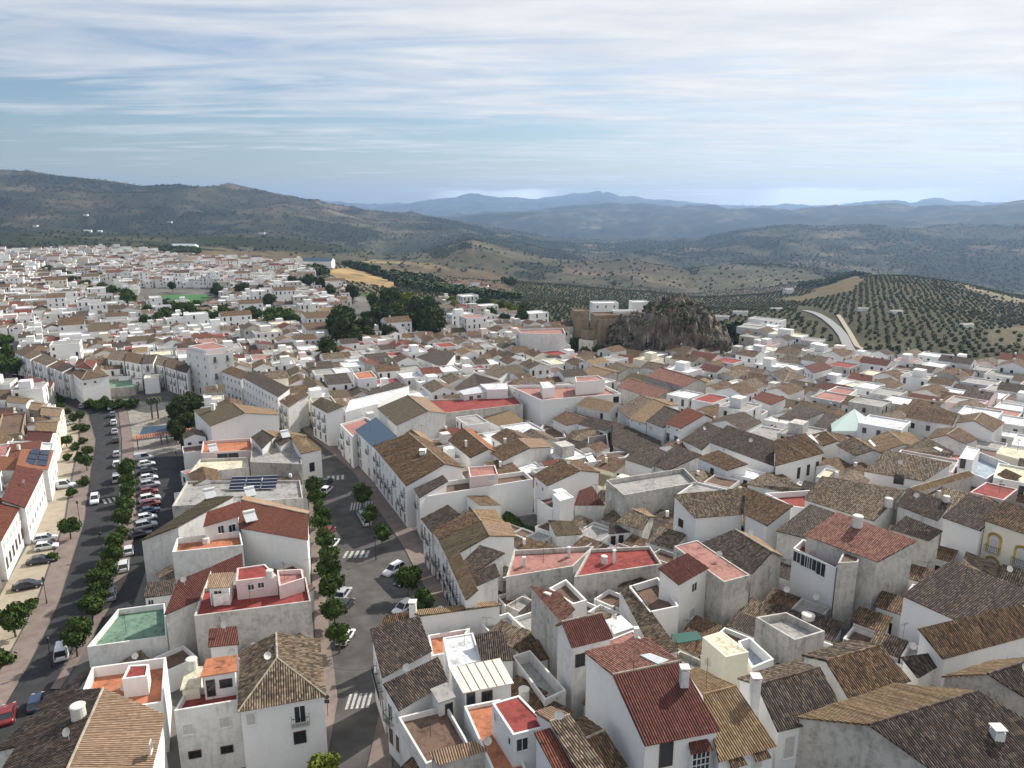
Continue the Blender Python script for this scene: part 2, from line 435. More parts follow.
# ---------------------------------------------------------------- terrain sheet
def inpoly(px, py, poly):
    px = np.asarray(px, float); py = np.asarray(py, float)
    c = np.zeros(px.shape, bool); j = len(poly) - 1
    for i in range(len(poly)):
        xi, yi = poly[i]; xj, yj = poly[j]
        c ^= ((yi > py) != (yj > py)) & (px < (xj - xi) * (py - yi) / ((yj - yi) if yj != yi else 1e-9) + xi)
        j = i
    return c
TOWN = [(-300, 262), (-60, 253), (0, 252), (60, 248), (130, 250), (200, 262), (256, 264), (300, 268), (322, 292), (392, 300), (432, 302), (512, 322), (562, 340), (585, 368), (738, 368), (742, 338), (760, 332), (795, 350), (825, 364), (875, 368),
    (900, 370), (960, 372), (1024, 380), (1500, 400), (2500, 1200), (2500, 5000), (-2500, 5000), (-1500, 900)]
OLR = 1500
def land_cover(x, y, z):
    """albedo and olive-grove weight of the ground at world points"""
    # land cover: woods, groves, ploughed and stubble fields
    r = np.hypot(x, y)
    zz = z - ZC
    d = np.maximum(y * CP - zz * SP, 1e-3)
    px = 512 + F * x / d; py = 384 - F * (y * SP + zz * CP) / d
    front = y > 5
    col = np.zeros((len(x), 3)); dots = np.zeros(len(x))
    a = fbm(x / 260 + 3, y / 260 + 8, 5); b = fbm(x / 700 + 31, y / 700 + 4, 4); c = fbm(x / 90, y / 90 + 50, 4)
    grove = np.array((.21, .18, .12)); wood = np.array((.035, .048, .025)); field = np.array((.23, .18, .11)); green = np.array((.10, .13, .05)); pale = np.array((.30, .26, .18))
    col[:] = grove; dots[:] = 1
    m = a > .56; col[m] = wood; dots[m] = 0
    m = (b > .60) & (a < .5); col[m] = field; dots[m] = 0
    m = (b < .36) & (a < .46); col[m] = green; dots[m] = .4
    m = (b > .66) & (a < .42); col[m] = pale; dots[m] = 0
    far = np.clip((r - 2500) / 3000, 0, 1)[:, None]
    col = col * (1 - far) + far * (np.array((.12, .11, .07)) * (0.55 + 1.1 * fbm(x / 500, y / 500, 5)[:, None] ** 1.5) + (b > .6)[:, None] * np.array((.09, .075, .05)))
    big = (r > 2200) & (px < 420) & front
    col[big] = col[big] * .0 + (np.array((.15, .125, .085)) * (0.45 + 1.1 * c[big][:, None]))
    wd = fbm(x / 330 + 11, y / 330 + 71, 5) + .10 * (ridged(x / 1100 + 7, y / 1100 + 2, 3) < .62)
    fw = (r > 1500) & (wd > .575)
    col[fw] = np.array((.055, .058, .036)); dots[fw] = 0
    ed = (r > 1500) & ~fw & (np.abs((fbm(x / 210 + 3, y / 210 + 1, 3) * 9) % 1 - .5) < .07)
    col[ed] *= .45
    lt = (r > 1500) & ~fw & (fbm(x / 190 + 40, y / 190 + 9, 3) > .60)
    col[lt] = np.array((.22, .185, .12)); dots[lt] *= .6
    tw = inpoly(px, py, TOWN) & front & (r < 1500) | (r < 200)
    col[tw] = (.19, .18, .165); dots[tw] = 0
    def patch(poly, cc, dd, lo=0, hi=1e9, jit=3):
        jx = (fbm(x / 40, y / 40, 3) - .5) * jit * 4
        m = inpoly(px + jx, py + jx * .3, poly) & front & (r > lo) & (r < hi)
        col[m] = np.array(cc) * (0.8 + .4 * c[m][:, None]); dots[m] = dd
    patch([(200, 250), (300, 252), (330, 262), (240, 266), (190, 262)], (.24, .18, .11), 0, 700, 1600)
    patch([(322, 270), (352, 268), (402, 284), (396, 289), (340, 280)], (.40, .28, .14), 0, 500, 1500, 1)
    patch([(375, 264), (440, 268), (505, 272), (512, 282), (480, 284), (420, 278), (380, 274)], (.27, .20, .12), 0, 500, 1700)
    patch([(440, 270), (500, 276), (520, 300), (440, 288)], (.17, .13, .08), .3, 400, 1400)
    patch([(345, 262), (400, 264), (450, 270), (440, 264), (380, 260)], (.45, .33, .16), 0, 700, 2000, 1)
    patch([(512, 274), (640, 276), (700, 292), (760, 300), (800, 330), (700, 322), (600, 330), (512, 318)], (.095, .093, .058), 1, 350, 1300)
    patch([(640, 285), (760, 280), (860, 268), (1070, 300), (1070, 395), (960, 372), (860, 352), (800, 345), (760, 332), (700, 318)], (.10, .095, .062), 1, 330, 1300)
    patch([(985, 330), (1030, 325), (1040, 345), (990, 345)], (.16, .14, .09), .2, 330, 1300)
    patch([(560, 268), (602, 266), (615, 277), (565, 274)], (.22, .16, .12), 0, 900, 2600)
    patch([(770, 300), (800, 296), (850, 277), (866, 275), (852, 290), (800, 302)], (.19, .15, .09), 0, 500, 1500)
    patch([(955, 282), (1000, 294), (1060, 305), (1060, 310), (990, 299)], (.24, .21, .14), .4, 500, 1600)
    patch([(610, 262), (650, 258), (690, 272), (700, 282), (640, 274)], (.22, .17, .12), .6, 1300, 3000)
    patch([(700, 262), (800, 268), (830, 280), (780, 290), (700, 282)], (.26, .23, .16), 1, 1000, 3000)
    patch([(370, 240), (410, 242), (420, 252), (360, 252)], (.25, .22, .14), 1, 1000, 3000)
    patch([(150, 198), (170, 200), (206, 212), (180, 213)], (.30, .25, .17), 0, 2300, 6000)
    patch([(0, 212), (30, 212), (70, 206), (75, 214), (10, 222)], (.22, .17, .12), 0, 2300, 6000)
    patch([(256, 196), (300, 200), (345, 206), (360, 211), (300, 208), (250, 204)], (.26, .20, .15), 0, 2300, 6000)
    patch([(105, 215), (150, 208), (140, 214), (110, 218)], (.22, .18, .12), 0, 2300, 6000)
    patch([(800, 232), (860, 230), (870, 236), (800, 240)], (.24, .20, .13), 0, 2300, 6000)
    patch([(900, 230), (1024, 228), (1024, 240), (940, 238)], (.20, .17, .11), .5, 2300, 6000)
    patch([(0, 244), (130, 246), (300, 248), (256, 238), (120, 226), (0, 222)], (.055, .065, .035), .6, 1000, 2400)
    patch([(256, 232), (400, 236), (430, 252), (330, 252), (256, 250)], (.055, .06, .035), .6, 1000, 2600)
    patch([(340, 254), (360, 252), (400, 250), (430, 253), (430, 259), (370, 258)], (.24, .21, .13), 1, 900, 2600)
    near_ = np.clip((r - 900) / 1500, 0, 1)[:, None]
    tex = .55 + .9 * fbm(x / 130, y / 130, 4)[:, None]
    return col * (.78 - .32 * near_) * np.where(near_ > 0, tex, 1), dots
def make_terrain():
    azf = np.radians(np.concatenate([np.arange(-180, -48, 4), np.arange(-48, 48, .22), np.arange(48, 180, 4)]))
    rr = 8 * np.exp(np.arange(0, math.log(30000 / 8), .0135))
    A, R = np.meshgrid(azf, rr)
    X = R * np.sin(A); Y = R * np.cos(A)
    Z = terrain_z(X, Y)
    n, k = X.shape
    co = np.stack([X, Y, Z], -1).reshape(-1, 3)
    i = np.arange(n - 1)[:, None] * k + np.arange(k)[None, :]
    j = np.arange(n - 1)[:, None] * k + (np.arange(k)[None, :] + 1) % k
    q = np.stack([i, j, j + k, i + k], -1).reshape(-1, 4)
    me = bpy.data.meshes.new('terrain')
    me.vertices.add(len(co)); me.vertices.foreach_set('co', co.ravel())
    me.loops.add(q.size); me.loops.foreach_set('vertex_index', q.ravel())
    me.polygons.add(len(q)); me.polygons.foreach_set('loop_start', np.arange(0, q.size, 4)); me.polygons.foreach_set('loop_total', np.full(len(q), 4))
    me.polygons.foreach_set('use_smooth', np.ones(len(q), bool))
    x, y, z = co.T
    col, dots = land_cover(x, y, z)
    rr_ = np.hypot(x, y); dots = np.where((rr_ < OLR) & (y > 0) & (np.abs(np.arctan2(x, y)) < .72), 0, dots)
    me.update()
    ca = me.color_attributes.new('cover', 'FLOAT_COLOR', 'POINT')
    ca.data.foreach_set('color', np.concatenate([col, dots[:, None]], 1).ravel())
    m, g, b_ = mat('land')
    at_ = g.n('ShaderNodeAttribute', attribute_name='cover')
    P = g.n('ShaderNodeNewGeometry').outputs['Position']
    n1 = g.noise(P, .02, 6, .65); n2 = g.noise(P, .3, 4, .6)
    base = g.mix(1.0, at_.outputs[0], g.ramp(g.m('ADD', g.m('MULTIPLY', n1, .7), g.m('MULTIPLY', n2, .3)), [(.35, .62), (.65, 1.35)]), 'MULTIPLY')
    P2 = g.n('ShaderNodeMapping', i={'Vector': P, 'Rotation': (0, 0, .5), 'Scale': (1, 1, 0)}).outputs[0]
    vo = g.n('ShaderNodeTexVoronoi', i={'Vector': P2, 'Scale': .105, 'Randomness': .25})
    ring = g.ramp(vo.outputs['Distance'], [(.28, 1.), (.42, 0.)])
    sc = g.n('ShaderNodeTexVoronoi', i={'Vector': P2, 'Scale': .035, 'Randomness': 1.0})
    clump = g.m('MULTIPLY', g.ramp(sc.outputs['Distance'], [(.2, 1.), (.5, 0.)]), g.ramp(n1, [(.48, 0.), (.6, .8)]))
    dot = g.m('MULTIPLY', ring, at_.outputs['Alpha'])
    n3 = g.noise(P, .0045, 9, .68); n5 = g.noise(P, .0016, 6, .6)
    farm_ = g.ramp(g.n('ShaderNodeVectorMath', operation='LENGTH', i={0: g.n('ShaderNodeVectorMath', operation='SCALE', i={0: P, 3: .0002}).outputs[0]}).outputs['Value'], [(.22, 0.), (.45, 1.)])
    base = g.mix(g.m('MULTIPLY', g.ramp(n3, [(.44, 0.), (.52, 1.)]), g.m('MULTIPLY', farm_, .8)), base, (.028, .034, .022))
    base = g.mix(g.m('MULTIPLY', g.ramp(n5, [(.53, 0.), (.60, 1.)]), g.m('MULTIPLY', g.ramp(n3, [(.46, 1.), (.50, 0.)]), g.m('MULTIPLY', farm_, .7))), base, (.17, .14, .09))
    c2 = g.mix(dot, base, (.035, .045, .025))
    c2 = g.mix(g.m('MULTIPLY', clump, g.ramp(g.n('ShaderNodeVectorMath', operation='LENGTH', i={0: P}).outputs['Value'], [(0., 0.), (1., 1.)])), c2, (.03, .042, .022))
    lk(g, c2, b_.inputs['Base Color']); b_.inputs['Roughness'].default_value = 1.0
    b_.inputs['Specular IOR Level'].default_value = .05
    me.materials.append(m)
    o = bpy.data.objects.new('terrain', me); S.collection.objects.link(o)
    tag(o, 'rolling hills and ground under and around the white town', None, None, 'structure')
make_terrain()

# ---------------------------------------------------------------- haze
hb = MB(); hb.bx(-18500, 18500, -18500, 18500, -420, 460)
m = bpy.data.materials.new('haze air'); m.use_nodes = True
m.node_tree.nodes.clear(); g = N(m.node_tree)
vol = g.n('ShaderNodeVolumePrincipled', i={'Color': (.42, .64, 1.0, 1), 'Density': HAZE, 'Anisotropy': .3})
out = g.n('ShaderNodeOutputMaterial'); lk(g, vol.outputs[0], out.inputs['Volume'])
tag(hb.build('haze', m), 'thin blue haze over the valley and mountains', None, None, 'stuff')

# ---------------------------------------------------------------- streets
OCC = np.zeros((900, 1000), np.uint8)           # 1.5 m cells: x from -900, y from 0
def occ_idx(x, y): return ((np.asarray(x) + 900) / 1.5).astype(int), (np.asarray(y) / 1.5).astype(int)
def occ_poly(poly, val=1, grow=0.0, shrink=0.0):
    p = np.array(poly)[:, :2]
    c = p.mean(0)
    if grow or shrink:
        dd = p - c; L = np.linalg.norm(dd, axis=1, keepdims=True); p = c + dd * (L + grow - shrink) / np.maximum(L, .1)
    x0, y0 = p.min(0) - 2; x1, y1 = p.max(0) + 2
    i0, j0 = occ_idx(x0, max(y0, 0)); i1, j1 = occ_idx(x1, y1)
    i0 = max(i0, 0); i1 = min(i1, 899); j1 = min(j1, 999)
    if i1 <= i0 or j1 <= j0: return
    I, J = np.meshgrid(np.arange(i0, i1 + 1), np.arange(j0, j1 + 1), indexing='ij')
    m = inpoly((I + .5) * 1.5 - 900, (J + .5) * 1.5, [tuple(q) for q in p])
    OCC[I[m], J[m]] = np.maximum(OCC[I[m], J[m]], val)
OCC = np.zeros((900, 1000), np.uint8)
def sheet(name, L, R, m, off, label, kind='structure', kerb=0.0, nsub=10):
    """ribbon between two ground polylines read off the photograph"""
    def res(P):
        W3 = [drape(*p)[:2] for p in P]
        d = [0]
        for a, b in zip(W3, W3[1:]): d.append(d[-1] + np.linalg.norm(b - a))
        t = np.linspace(0, d[-1], nsub * (max(len(L), len(R)) - 1) + 1)
        W3 = np.array(W3)
        return np.stack([np.interp(t, d, W3[:, 0]), np.interp(t, d, W3[:, 1])], 1)
    a, b = res(L), res(R)
    mb = MB(); K = 6
    P = [[a[i] + (b[i] - a[i]) * k / K for k in range(K + 1)] for i in range(len(a))]
    z = lambda p: gz(p[0], p[1]) + off
    for i in range(len(a) - 1):
        for k in range(K):
            q = [P[i][k], P[i][k + 1], P[i + 1][k + 1], P[i + 1][k]]
            mb.poly([(p[0], p[1], z(p)) for p in q])
        if kerb:
            for s_ in (0, K):
                p, q = P[i][s_], P[i + 1][s_]
                mb.poly([(p[0], p[1], z(p)), (q[0], q[1], z(q)), (q[0], q[1], z(q) - kerb), (p[0], p[1], z(p) - kerb)], 0)
    occ_poly(list(a) + list(b[::-1]))
    return tag(mb.build(name, m), label, None, None, kind)
ROADL = [(-40, 790), (20, 680), (60, 600), (85, 520), (96, 440), (88, 412), (40, 396), (-20, 386)]
ROADR = [(30, 790), (62, 665), (106, 600), (120, 520), (119, 440), (112, 402), (60, 380), (-20, 366)]
sheet('road', ROADL, ROADR, M['asphalt'], .02, 'grey asphalt avenue running down the left side')
sheet('road', [(300, 800), (322, 700), (316, 600), (312, 510), (310, 462), (262, 420), (215, 395), (130, 392)], [(390, 800), (384, 690), (430, 595), (402, 545), (352, 470), (290, 420), (225, 402), (130, 400)], M['worn'], .024, 'grey street going down between the house rows in the centre')
sheet('pavement', [(-90, 790), (0, 672), (40, 596), (66, 520), (80, 440), (80, 414)], [(-38, 790), (19, 680), (59, 600), (84, 520), (95, 440), (87, 414)], M['pinkpave'], .14, 'pink slab pavement along the avenue forecourts', kerb=.14)
sheet('forecourt', [(-60, 700), (0, 596), (28, 545), (44, 508), (48, 470), (55, 430)], [(-30, 710), (-2, 672), (38, 596), (64, 520), (78, 440), (78, 414)], M['sandpave'], .05, 'sandy paved forecourts in front of the left house row')
sheet('median', [(50, 690), (86, 632), (118, 575), (124, 520), (122, 440), (118, 408)], [(60, 690), (92, 636), (126, 580), (136, 520), (133, 440), (126, 408)], M['pinkpave'], .15, 'planted strip between the avenue and the parking lane', kerb=.15)
sheet('parking', [(92, 640), (112, 600), (127, 580), (137, 520), (134, 458)], [(100, 660), (130, 615), (150, 560), (184, 500), (186, 456)], M['asphalt'], .028, 'parking lane beside the row of clipped trees')
sheet('plaza', [(134, 456), (133, 440), (127, 408), (124, 402)], [(200, 450), (196, 438), (188, 412), (182, 402)], M['cobble'], .05, 'pale paved square with playground beyond the parking lane')
sheet('pavement', [(360, 800), (385, 690), (431, 597), (403, 546), (353, 471), (300, 428)], [(392, 800), (392, 690), (462, 606), (425, 546), (366, 470), (306, 425)], M['pinkpave'], .15, 'pink pavement under the house row right of the centre street', kerb=.14)
sheet('pavement', [(292, 760), (319, 700), (313, 600), (309, 510), (308, 480)], [(322, 790), (338, 700), (330, 640), (318, 510), (314, 480)], M['pinkpave'], .152, 'pink pavement under the clipped trees left of the centre street', kerb=.14)
if 0: sheet('paving', [(338, 720), (332, 650), (334, 600)], [(372, 720), (372, 650), (385, 600)], M['cobble'], .034, 'patch of worn pale paving in the centre street')
def zebra(px0, py0, px1, py1, n, ln, name='crossing'):
    a, b = drape(px0, py0)[:2], drape(px1, py1)[:2]
    d = b - a; L = np.linalg.norm(d); t = d / L; w = np.array((-t[1], t[0]))
    mb = MB()
    for i in range(n):
        c = a + d * (i + .5) / n; hw = L / n * .27
        pts = [c - t * hw - w * ln / 2, c + t * hw - w * ln / 2, c + t * hw + w * ln / 2, c - t * hw + w * ln / 2]
        mb.poly([(*p, gz(*p) + .045) for p in pts])
    tag(mb.build(name, M['paint']), 'white striped zebra crossing painted on the street', None, None, 'structure')
zebra(346, 702, 372, 700, 5, 3.2); zebra(343, 555, 370, 554, 5, 3.2); zebra(326, 479, 345, 477, 4, 3); zebra(102, 502, 117, 499, 3, 3)
zebra(350, 507, 376, 504, 9, 4)
def ribbon_far(name, C, w, m, label):
    pts = []
    for px, py in C:
        d = np.array(ray(px, py)); k = 200.0
        while k < 3000 and ZC + d[2] * k > float(terrain_z(d[0] * k, d[1] * k)): k += 3
        pts.append(d[:2] * k)
    pts = np.array(pts); t = np.linspace(0, len(pts) - 1, 90); P = np.stack([np.interp(t, range(len(pts)), pts[:, 0]), np.interp(t, range(len(pts)), pts[:, 1])], 1)
    for _ in range(6): P[1:-1] = (P[:-2] + P[1:-1] * 2 + P[2:]) / 4
    T = np.gradient(P, axis=0); T /= np.linalg.norm(T, axis=1)[:, None]; Nn = np.stack([T[:, 1], -T[:, 0]], 1)
    mb = MB()
    G = [[P[i] + Nn[i] * w * (k / 3 - .5) for k in range(4)] for i in range(90)]
    zt = terrain_z(np.array(G)[:, :, 0], np.array(G)[:, :, 1])
    zt = np.repeat(zt.max(1, keepdims=True), 4, 1) + .6
    for i in range(89):
        for k in range(3): mb.poly([(*G[i][k], zt[i][k]), (*G[i][k + 1], zt[i][k + 1]), (*G[i + 1][k + 1], zt[i + 1][k + 1]), (*G[i + 1][k], zt[i + 1][k])])
        for k in (0, 3): mb.poly([(*G[i][k], zt[i][k]), (*G[i + 1][k], zt[i + 1][k]), (*G[i + 1][k], zt[i + 1][k] - 4), (*G[i][k], zt[i][k] - 4)])
    return tag(mb.build(name, m), label, None, None, 'structure')
ribbon_far('road', [(804, 311), (815, 314), (826, 320), (836, 328), (843, 337), (847, 345), (851, 355), (853, 372)], 5.2, M['farroad'], 'pale country road climbing out of the town on the right')
ribbon_far('path', [(838, 316), (842, 322), (850, 335), (857, 348), (866, 352)], 2.6, M['sandpave'], 'narrow dirt track beside the country road')
if 0: sheet('road', [(806, 312), (822, 318), (842, 338), (848, 356), (850, 366)], [(812, 310), (830, 317), (848, 338), (856, 356), (858, 366)], M['cobble'], 1.1, 'pale country road climbing out of the town on the right')
sheet('pitch', [(152, 296), (150, 303)], [(207, 295), (213, 304)], M['pitch'], .4, 'green football pitch in the far part of town')
occ_poly([drape(*p)[:2] for p in [(140, 288), (215, 288), (222, 312), (140, 312)]])
for poly in ([(365, 292), (432, 292), (442, 330), (400, 345), (335, 325)], [(572, 300), (738, 300), (742, 366), (572, 366)], [(55, 400), (84, 408), (66, 520), (44, 510)],
             [(128, 400), (200, 392), (206, 452), (128, 458)], [(86, 384), (130, 388), (132, 404), (86, 404)], [(24, 262), (34, 260), (140, 300), (128, 304)], [(0, 340), (18, 340), (18, 380), (0, 380)], [(96, 540), (175, 540), (150, 620), (80, 660)], [(0, 640), (100, 640), (80, 700), (0, 768)], [(150, 690), (340, 690), (340, 830), (150, 830)], [(496, 508), (540, 508), (545, 540), (500, 536)], [(215, 398), (236, 400), (290, 425), (300, 470), (285, 470)]):
    occ_poly([drape(*p)[:2] for p in poly])

# ---------------------------------------------------------------- houses
def roof_plane(mb, poly, corr, mi=0, pitch=.25, amp=.09, thick=.12):
    """tiled roof slope: poly's first edge is the eave; corr = real corrugation"""
    P = np.array(poly, float)
    u = P[1] - P[0]; u /= np.linalg.norm(u)
    nrm = np.zeros(3)
    for i in range(len(P)): nrm += np.cross(P[i], P[(i + 1) % len(P)])
    nrm /= np.linalg.norm(nrm)
    if nrm[2] < 0: nrm = -nrm
    u = u - nrm * u.dot(nrm); u /= np.linalg.norm(u)
    v = np.cross(nrm, u)
    if v[2] < 0: v = -v
    o = P[0]
    U = (P - o) @ u; V = (P - o) @ v; H = (P - o) @ nrm
    n = len(P)
    lo = [tuple(p - nrm * thick) for p in P]
    mb.poly(lo, mi, uv=list(zip(U, V)))
    for i in range(n):
        j = (i + 1) % n
        mb.poly([lo[i], lo[j], P[j], P[i]], mi, uv=[(U[i], V[i] - .1), (U[j], V[j] - .1), (U[j], V[j]), (U[i], V[i])])
    if not corr:
        mb.poly(P, mi, uv=list(zip(U, V))); return
    i0_ = int(math.floor(U.min() / (pitch / 4)))
    us = np.arange(i0_, int(U.max() / (pitch / 4)) + 1) * (pitch / 4)
    prof = [0, amp * .8, amp, amp * .8]
    def span(x):
        t = []
        for i in range(n):
            j = (i + 1) % n
            if (U[i] - x) * (U[j] - x) <= 0 and abs(U[i] - U[j]) > 1e-6:
                k = (x - U[i]) / (U[j] - U[i]); t.append((V[i] + k * (V[j] - V[i]), H[i] + k * (H[j] - H[i])))
        return (min(t), max(t)) if len(t) >= 2 else None
    prev = None
    rk = random.random() * 100
    for i, x in enumerate(us):
        s = span(min(max(x, U.min() + 1e-4), U.max() - 1e-4))
        if s is None: prev = None; continue
        h = prof[(i + i0_) % 4] - .005
        wob = .03 * math.sin(x * .9 + rk) + .02 * math.sin(x * 2.3 + 2 * rk) + random.uniform(-.012, .012)
        a = o + u * x + v * (s[0][0] - .07 * ((i + i0_) % 4 > 0) - random.uniform(0, .05)) + nrm * (h + s[0][1] + wob); b = o + u * x + v * s[1][0] + nrm * (h + s[1][1] + wob)
        k = len(mb.v); mb.v += [tuple(a), tuple(b)]
        if prev is not None:
            pk, px_, ps = prev
            mb.uv[len(mb.f)] = [(px_, ps[0][0]), (x, s[0][0]), (x, s[1][0]), (px_, ps[1][0])]
            mb.f.append((pk, k, k + 1, pk + 1)); mb.m.append(mi)
        prev = (k, x, s)
def ridge_tube(mb, a, b, mi=0, r=.13):
    k = len(mb.f)
    mb.tube(a, b, r, r, 6, mi)
    L = np.linalg.norm(np.array(b) - np.array(a))
    for q in range(k, len(mb.f)):
        mb.uv[q] = [(0.1, 0), (.1, .1), (.1, L), (.1, L)][:len(mb.f[q])] if len(mb.f[q]) == 4 else [(0, 0)] * len(mb.f[q])
WIN_CACHE = {}
def window(par, p, t, n, w, h, kind='w', near=True, label=None):
    """p: centre on the wall, t: along the wall, n: outward"""
    p = np.array(p, float); t = np.array(t, float); n = np.array(n, float); up = np.array((0, 0, 1.))
    if kind in ('b', 'd', 'D'): pass
    mb = MB()
    def bar(cx, cz, hw, hh, dep, m, off=0): mb.box(p + t * cx + up * cz + n * (dep / 2 + off), t * hw, up * hh, n * dep / 2, m)
    fr = 1 if kind in ('D', 'g') else 0
    mats = [M['frame'], M['dframe'], M['glass'], M['shutter'], M['iron'], M['ochre'], M['tanwall']]
    fw = .07
    if kind == 'y':
        for s_ in (-1, 1): bar(s_ * (w / 2 + .16), 0, .17, h / 2, .10, 5)
        K = 8
        for i in range(K):
            an = math.pi * (i + .5) / K
            mb.box(p + t * math.cos(an) * (w / 2 + .16) + up * (h / 2 + math.sin(an) * (w / 2 + .16) * .75) + n * .05, (t * -math.sin(an) + up * math.cos(an) * .75) * .3, (t * math.cos(an) + up * math.sin(an)) * .17, n * .05, 5)
        bar(0, h / 2 + w * .18, w / 2, w * .2, .03, 3)
    for s_ in (-1, 1):
        bar(s_ * (w / 2 - fw / 2), 0, fw / 2, h / 2, .08, fr)
        bar(0, s_ * (h / 2 - fw / 2), w / 2 - fw, fw / 2, .08, fr)
    pane = MB()
    q = 3 if kind in ('s', 'y', 'h') else 2
    if kind == 'd': q = 1
    pane.box(p + n * .02, t * (w / 2 - fw), up * (h / 2 - fw), n * .015, 0)
    if kind in ('w', 'g', 'b') and w > .7: bar(0, 0, .03, h / 2 - fw, .06, fr)
    if kind == 's': bar(0, -h / 2 - .04, w / 2 + .08, .04, .14, 0)
    if kind == 'w': bar(0, -h / 2 - .04, w / 2 + .08, .04, .12, 0)
    if kind == 'g':
        for i in range(5): bar(-w / 2 + w * (i + .5) / 5, 0, .018, h / 2, .03, 4, .16)
        for s_ in (-1, 0, 1): bar(0, s_ * h * .42, w / 2, .018, .03, 4, .16)
    if kind == 'Y':
        for s_ in (-1, 1): mb.box(p + t * s_ * w / 2 + n * .35, t * .04, up * h / 2, n * .35, 0)
        for i in range(5): mb.box(p + n * .7 + t * w * (i / 4 - .5), t * .035, up * h / 2, n * .035, 0)
        for i in range(4): mb.box(p + n * .7 + up * h * (i / 3 - .5), t * w / 2, up * .035, n * .035, 0)
        mb.box(p + n * .34 - up * (h / 2 + .06), t * (w / 2 + .08), up * .06, n * .38, 0)
        pane.box(p + n * .35, t * (w / 2 - .05), up * h / 2, n * .32, 0)
    if kind in ('Y', 'h'):
        hb_ = MB(); e_ = p + up * (h / 2 + .1)
        A_, B_ = e_ - t * (w / 2 + .25) + n * .85, e_ + t * (w / 2 + .25) + n * .85
        roof_plane(hb_, [A_, B_, e_ + t * (w / 2 + .05) + up * .5, e_ - t * (w / 2 + .05) + up * .5], True, 0, .2, .05)
        hb_.build('window_hood', M['maroon' if kind == 'Y' else 'brown'], par)
    nm = 'door' if kind in ('d', 'D') else 'window'
    pm = mats[q]
    if near:
        o = mb.build(nm, mats, par)
        pane.build('blind' if q == 3 else ('door_panel' if q == 1 else 'pane'), pm, o)
    else:
        k = len(mb.v)
        mb.v += pane.v; mb.f += [tuple(i + k for i in f) for f in pane.f]; mb.m += [q] * len(pane.f)
        o = mb.build(nm, mats, par)
    if label: o['label'] = label
    if kind in ('b', 'y'):
        bb = MB()
        z0 = -h / 2
        bb.box(p + up * (z0 - .06) + n * .3, t * (w / 2 + .3), up * .06, n * .3, 0)
        bb.box(p + up * (z0 + .95) + n * .57, t * (w / 2 + .3), up * .025, n * .025, 1)
        for i in range(9): bb.box(p + up * (z0 + .47) + n * .57 + t * ((w + .6) * (i / 8 - .5)), t * .015, up * .47, n * .015, 1)
        for s_ in (-1, 1): bb.box(p + up * (z0 + .95) + n * .3 + t * s_ * (w / 2 + .3), t * .02, up * .025, n * .28, 1)
        bb.build('balcony', [M['kerb'], M['iron']], par)
    return o
def chimney(par, p, size=.7, h=1.3, cap=True):
    mb = MB()
    x, y, z = p
    mb.bx(x - size / 2, x + size / 2, y - size / 2, y + size / 2, z - .6, z + h)
    if cap:
        for a in (-1, 1):
            for b in (-1, 1): mb.bx(x + a * size * .36 - .06, x + a * size * .36 + .06, y + b * size * .36 - .06, y + b * size * .36 + .06, z + h, z + h + .25)
        mb.bx(x - size * .6, x + size * .6, y - size * .6, y + size * .6, z + h + .25, z + h + .33)
    return mb.build('chimney', M['white'] if size < .9 else M['clean'], par)
FOOT = []
ALLH = []
def unit(v): v = np.array(v, float); return v / np.linalg.norm(v)
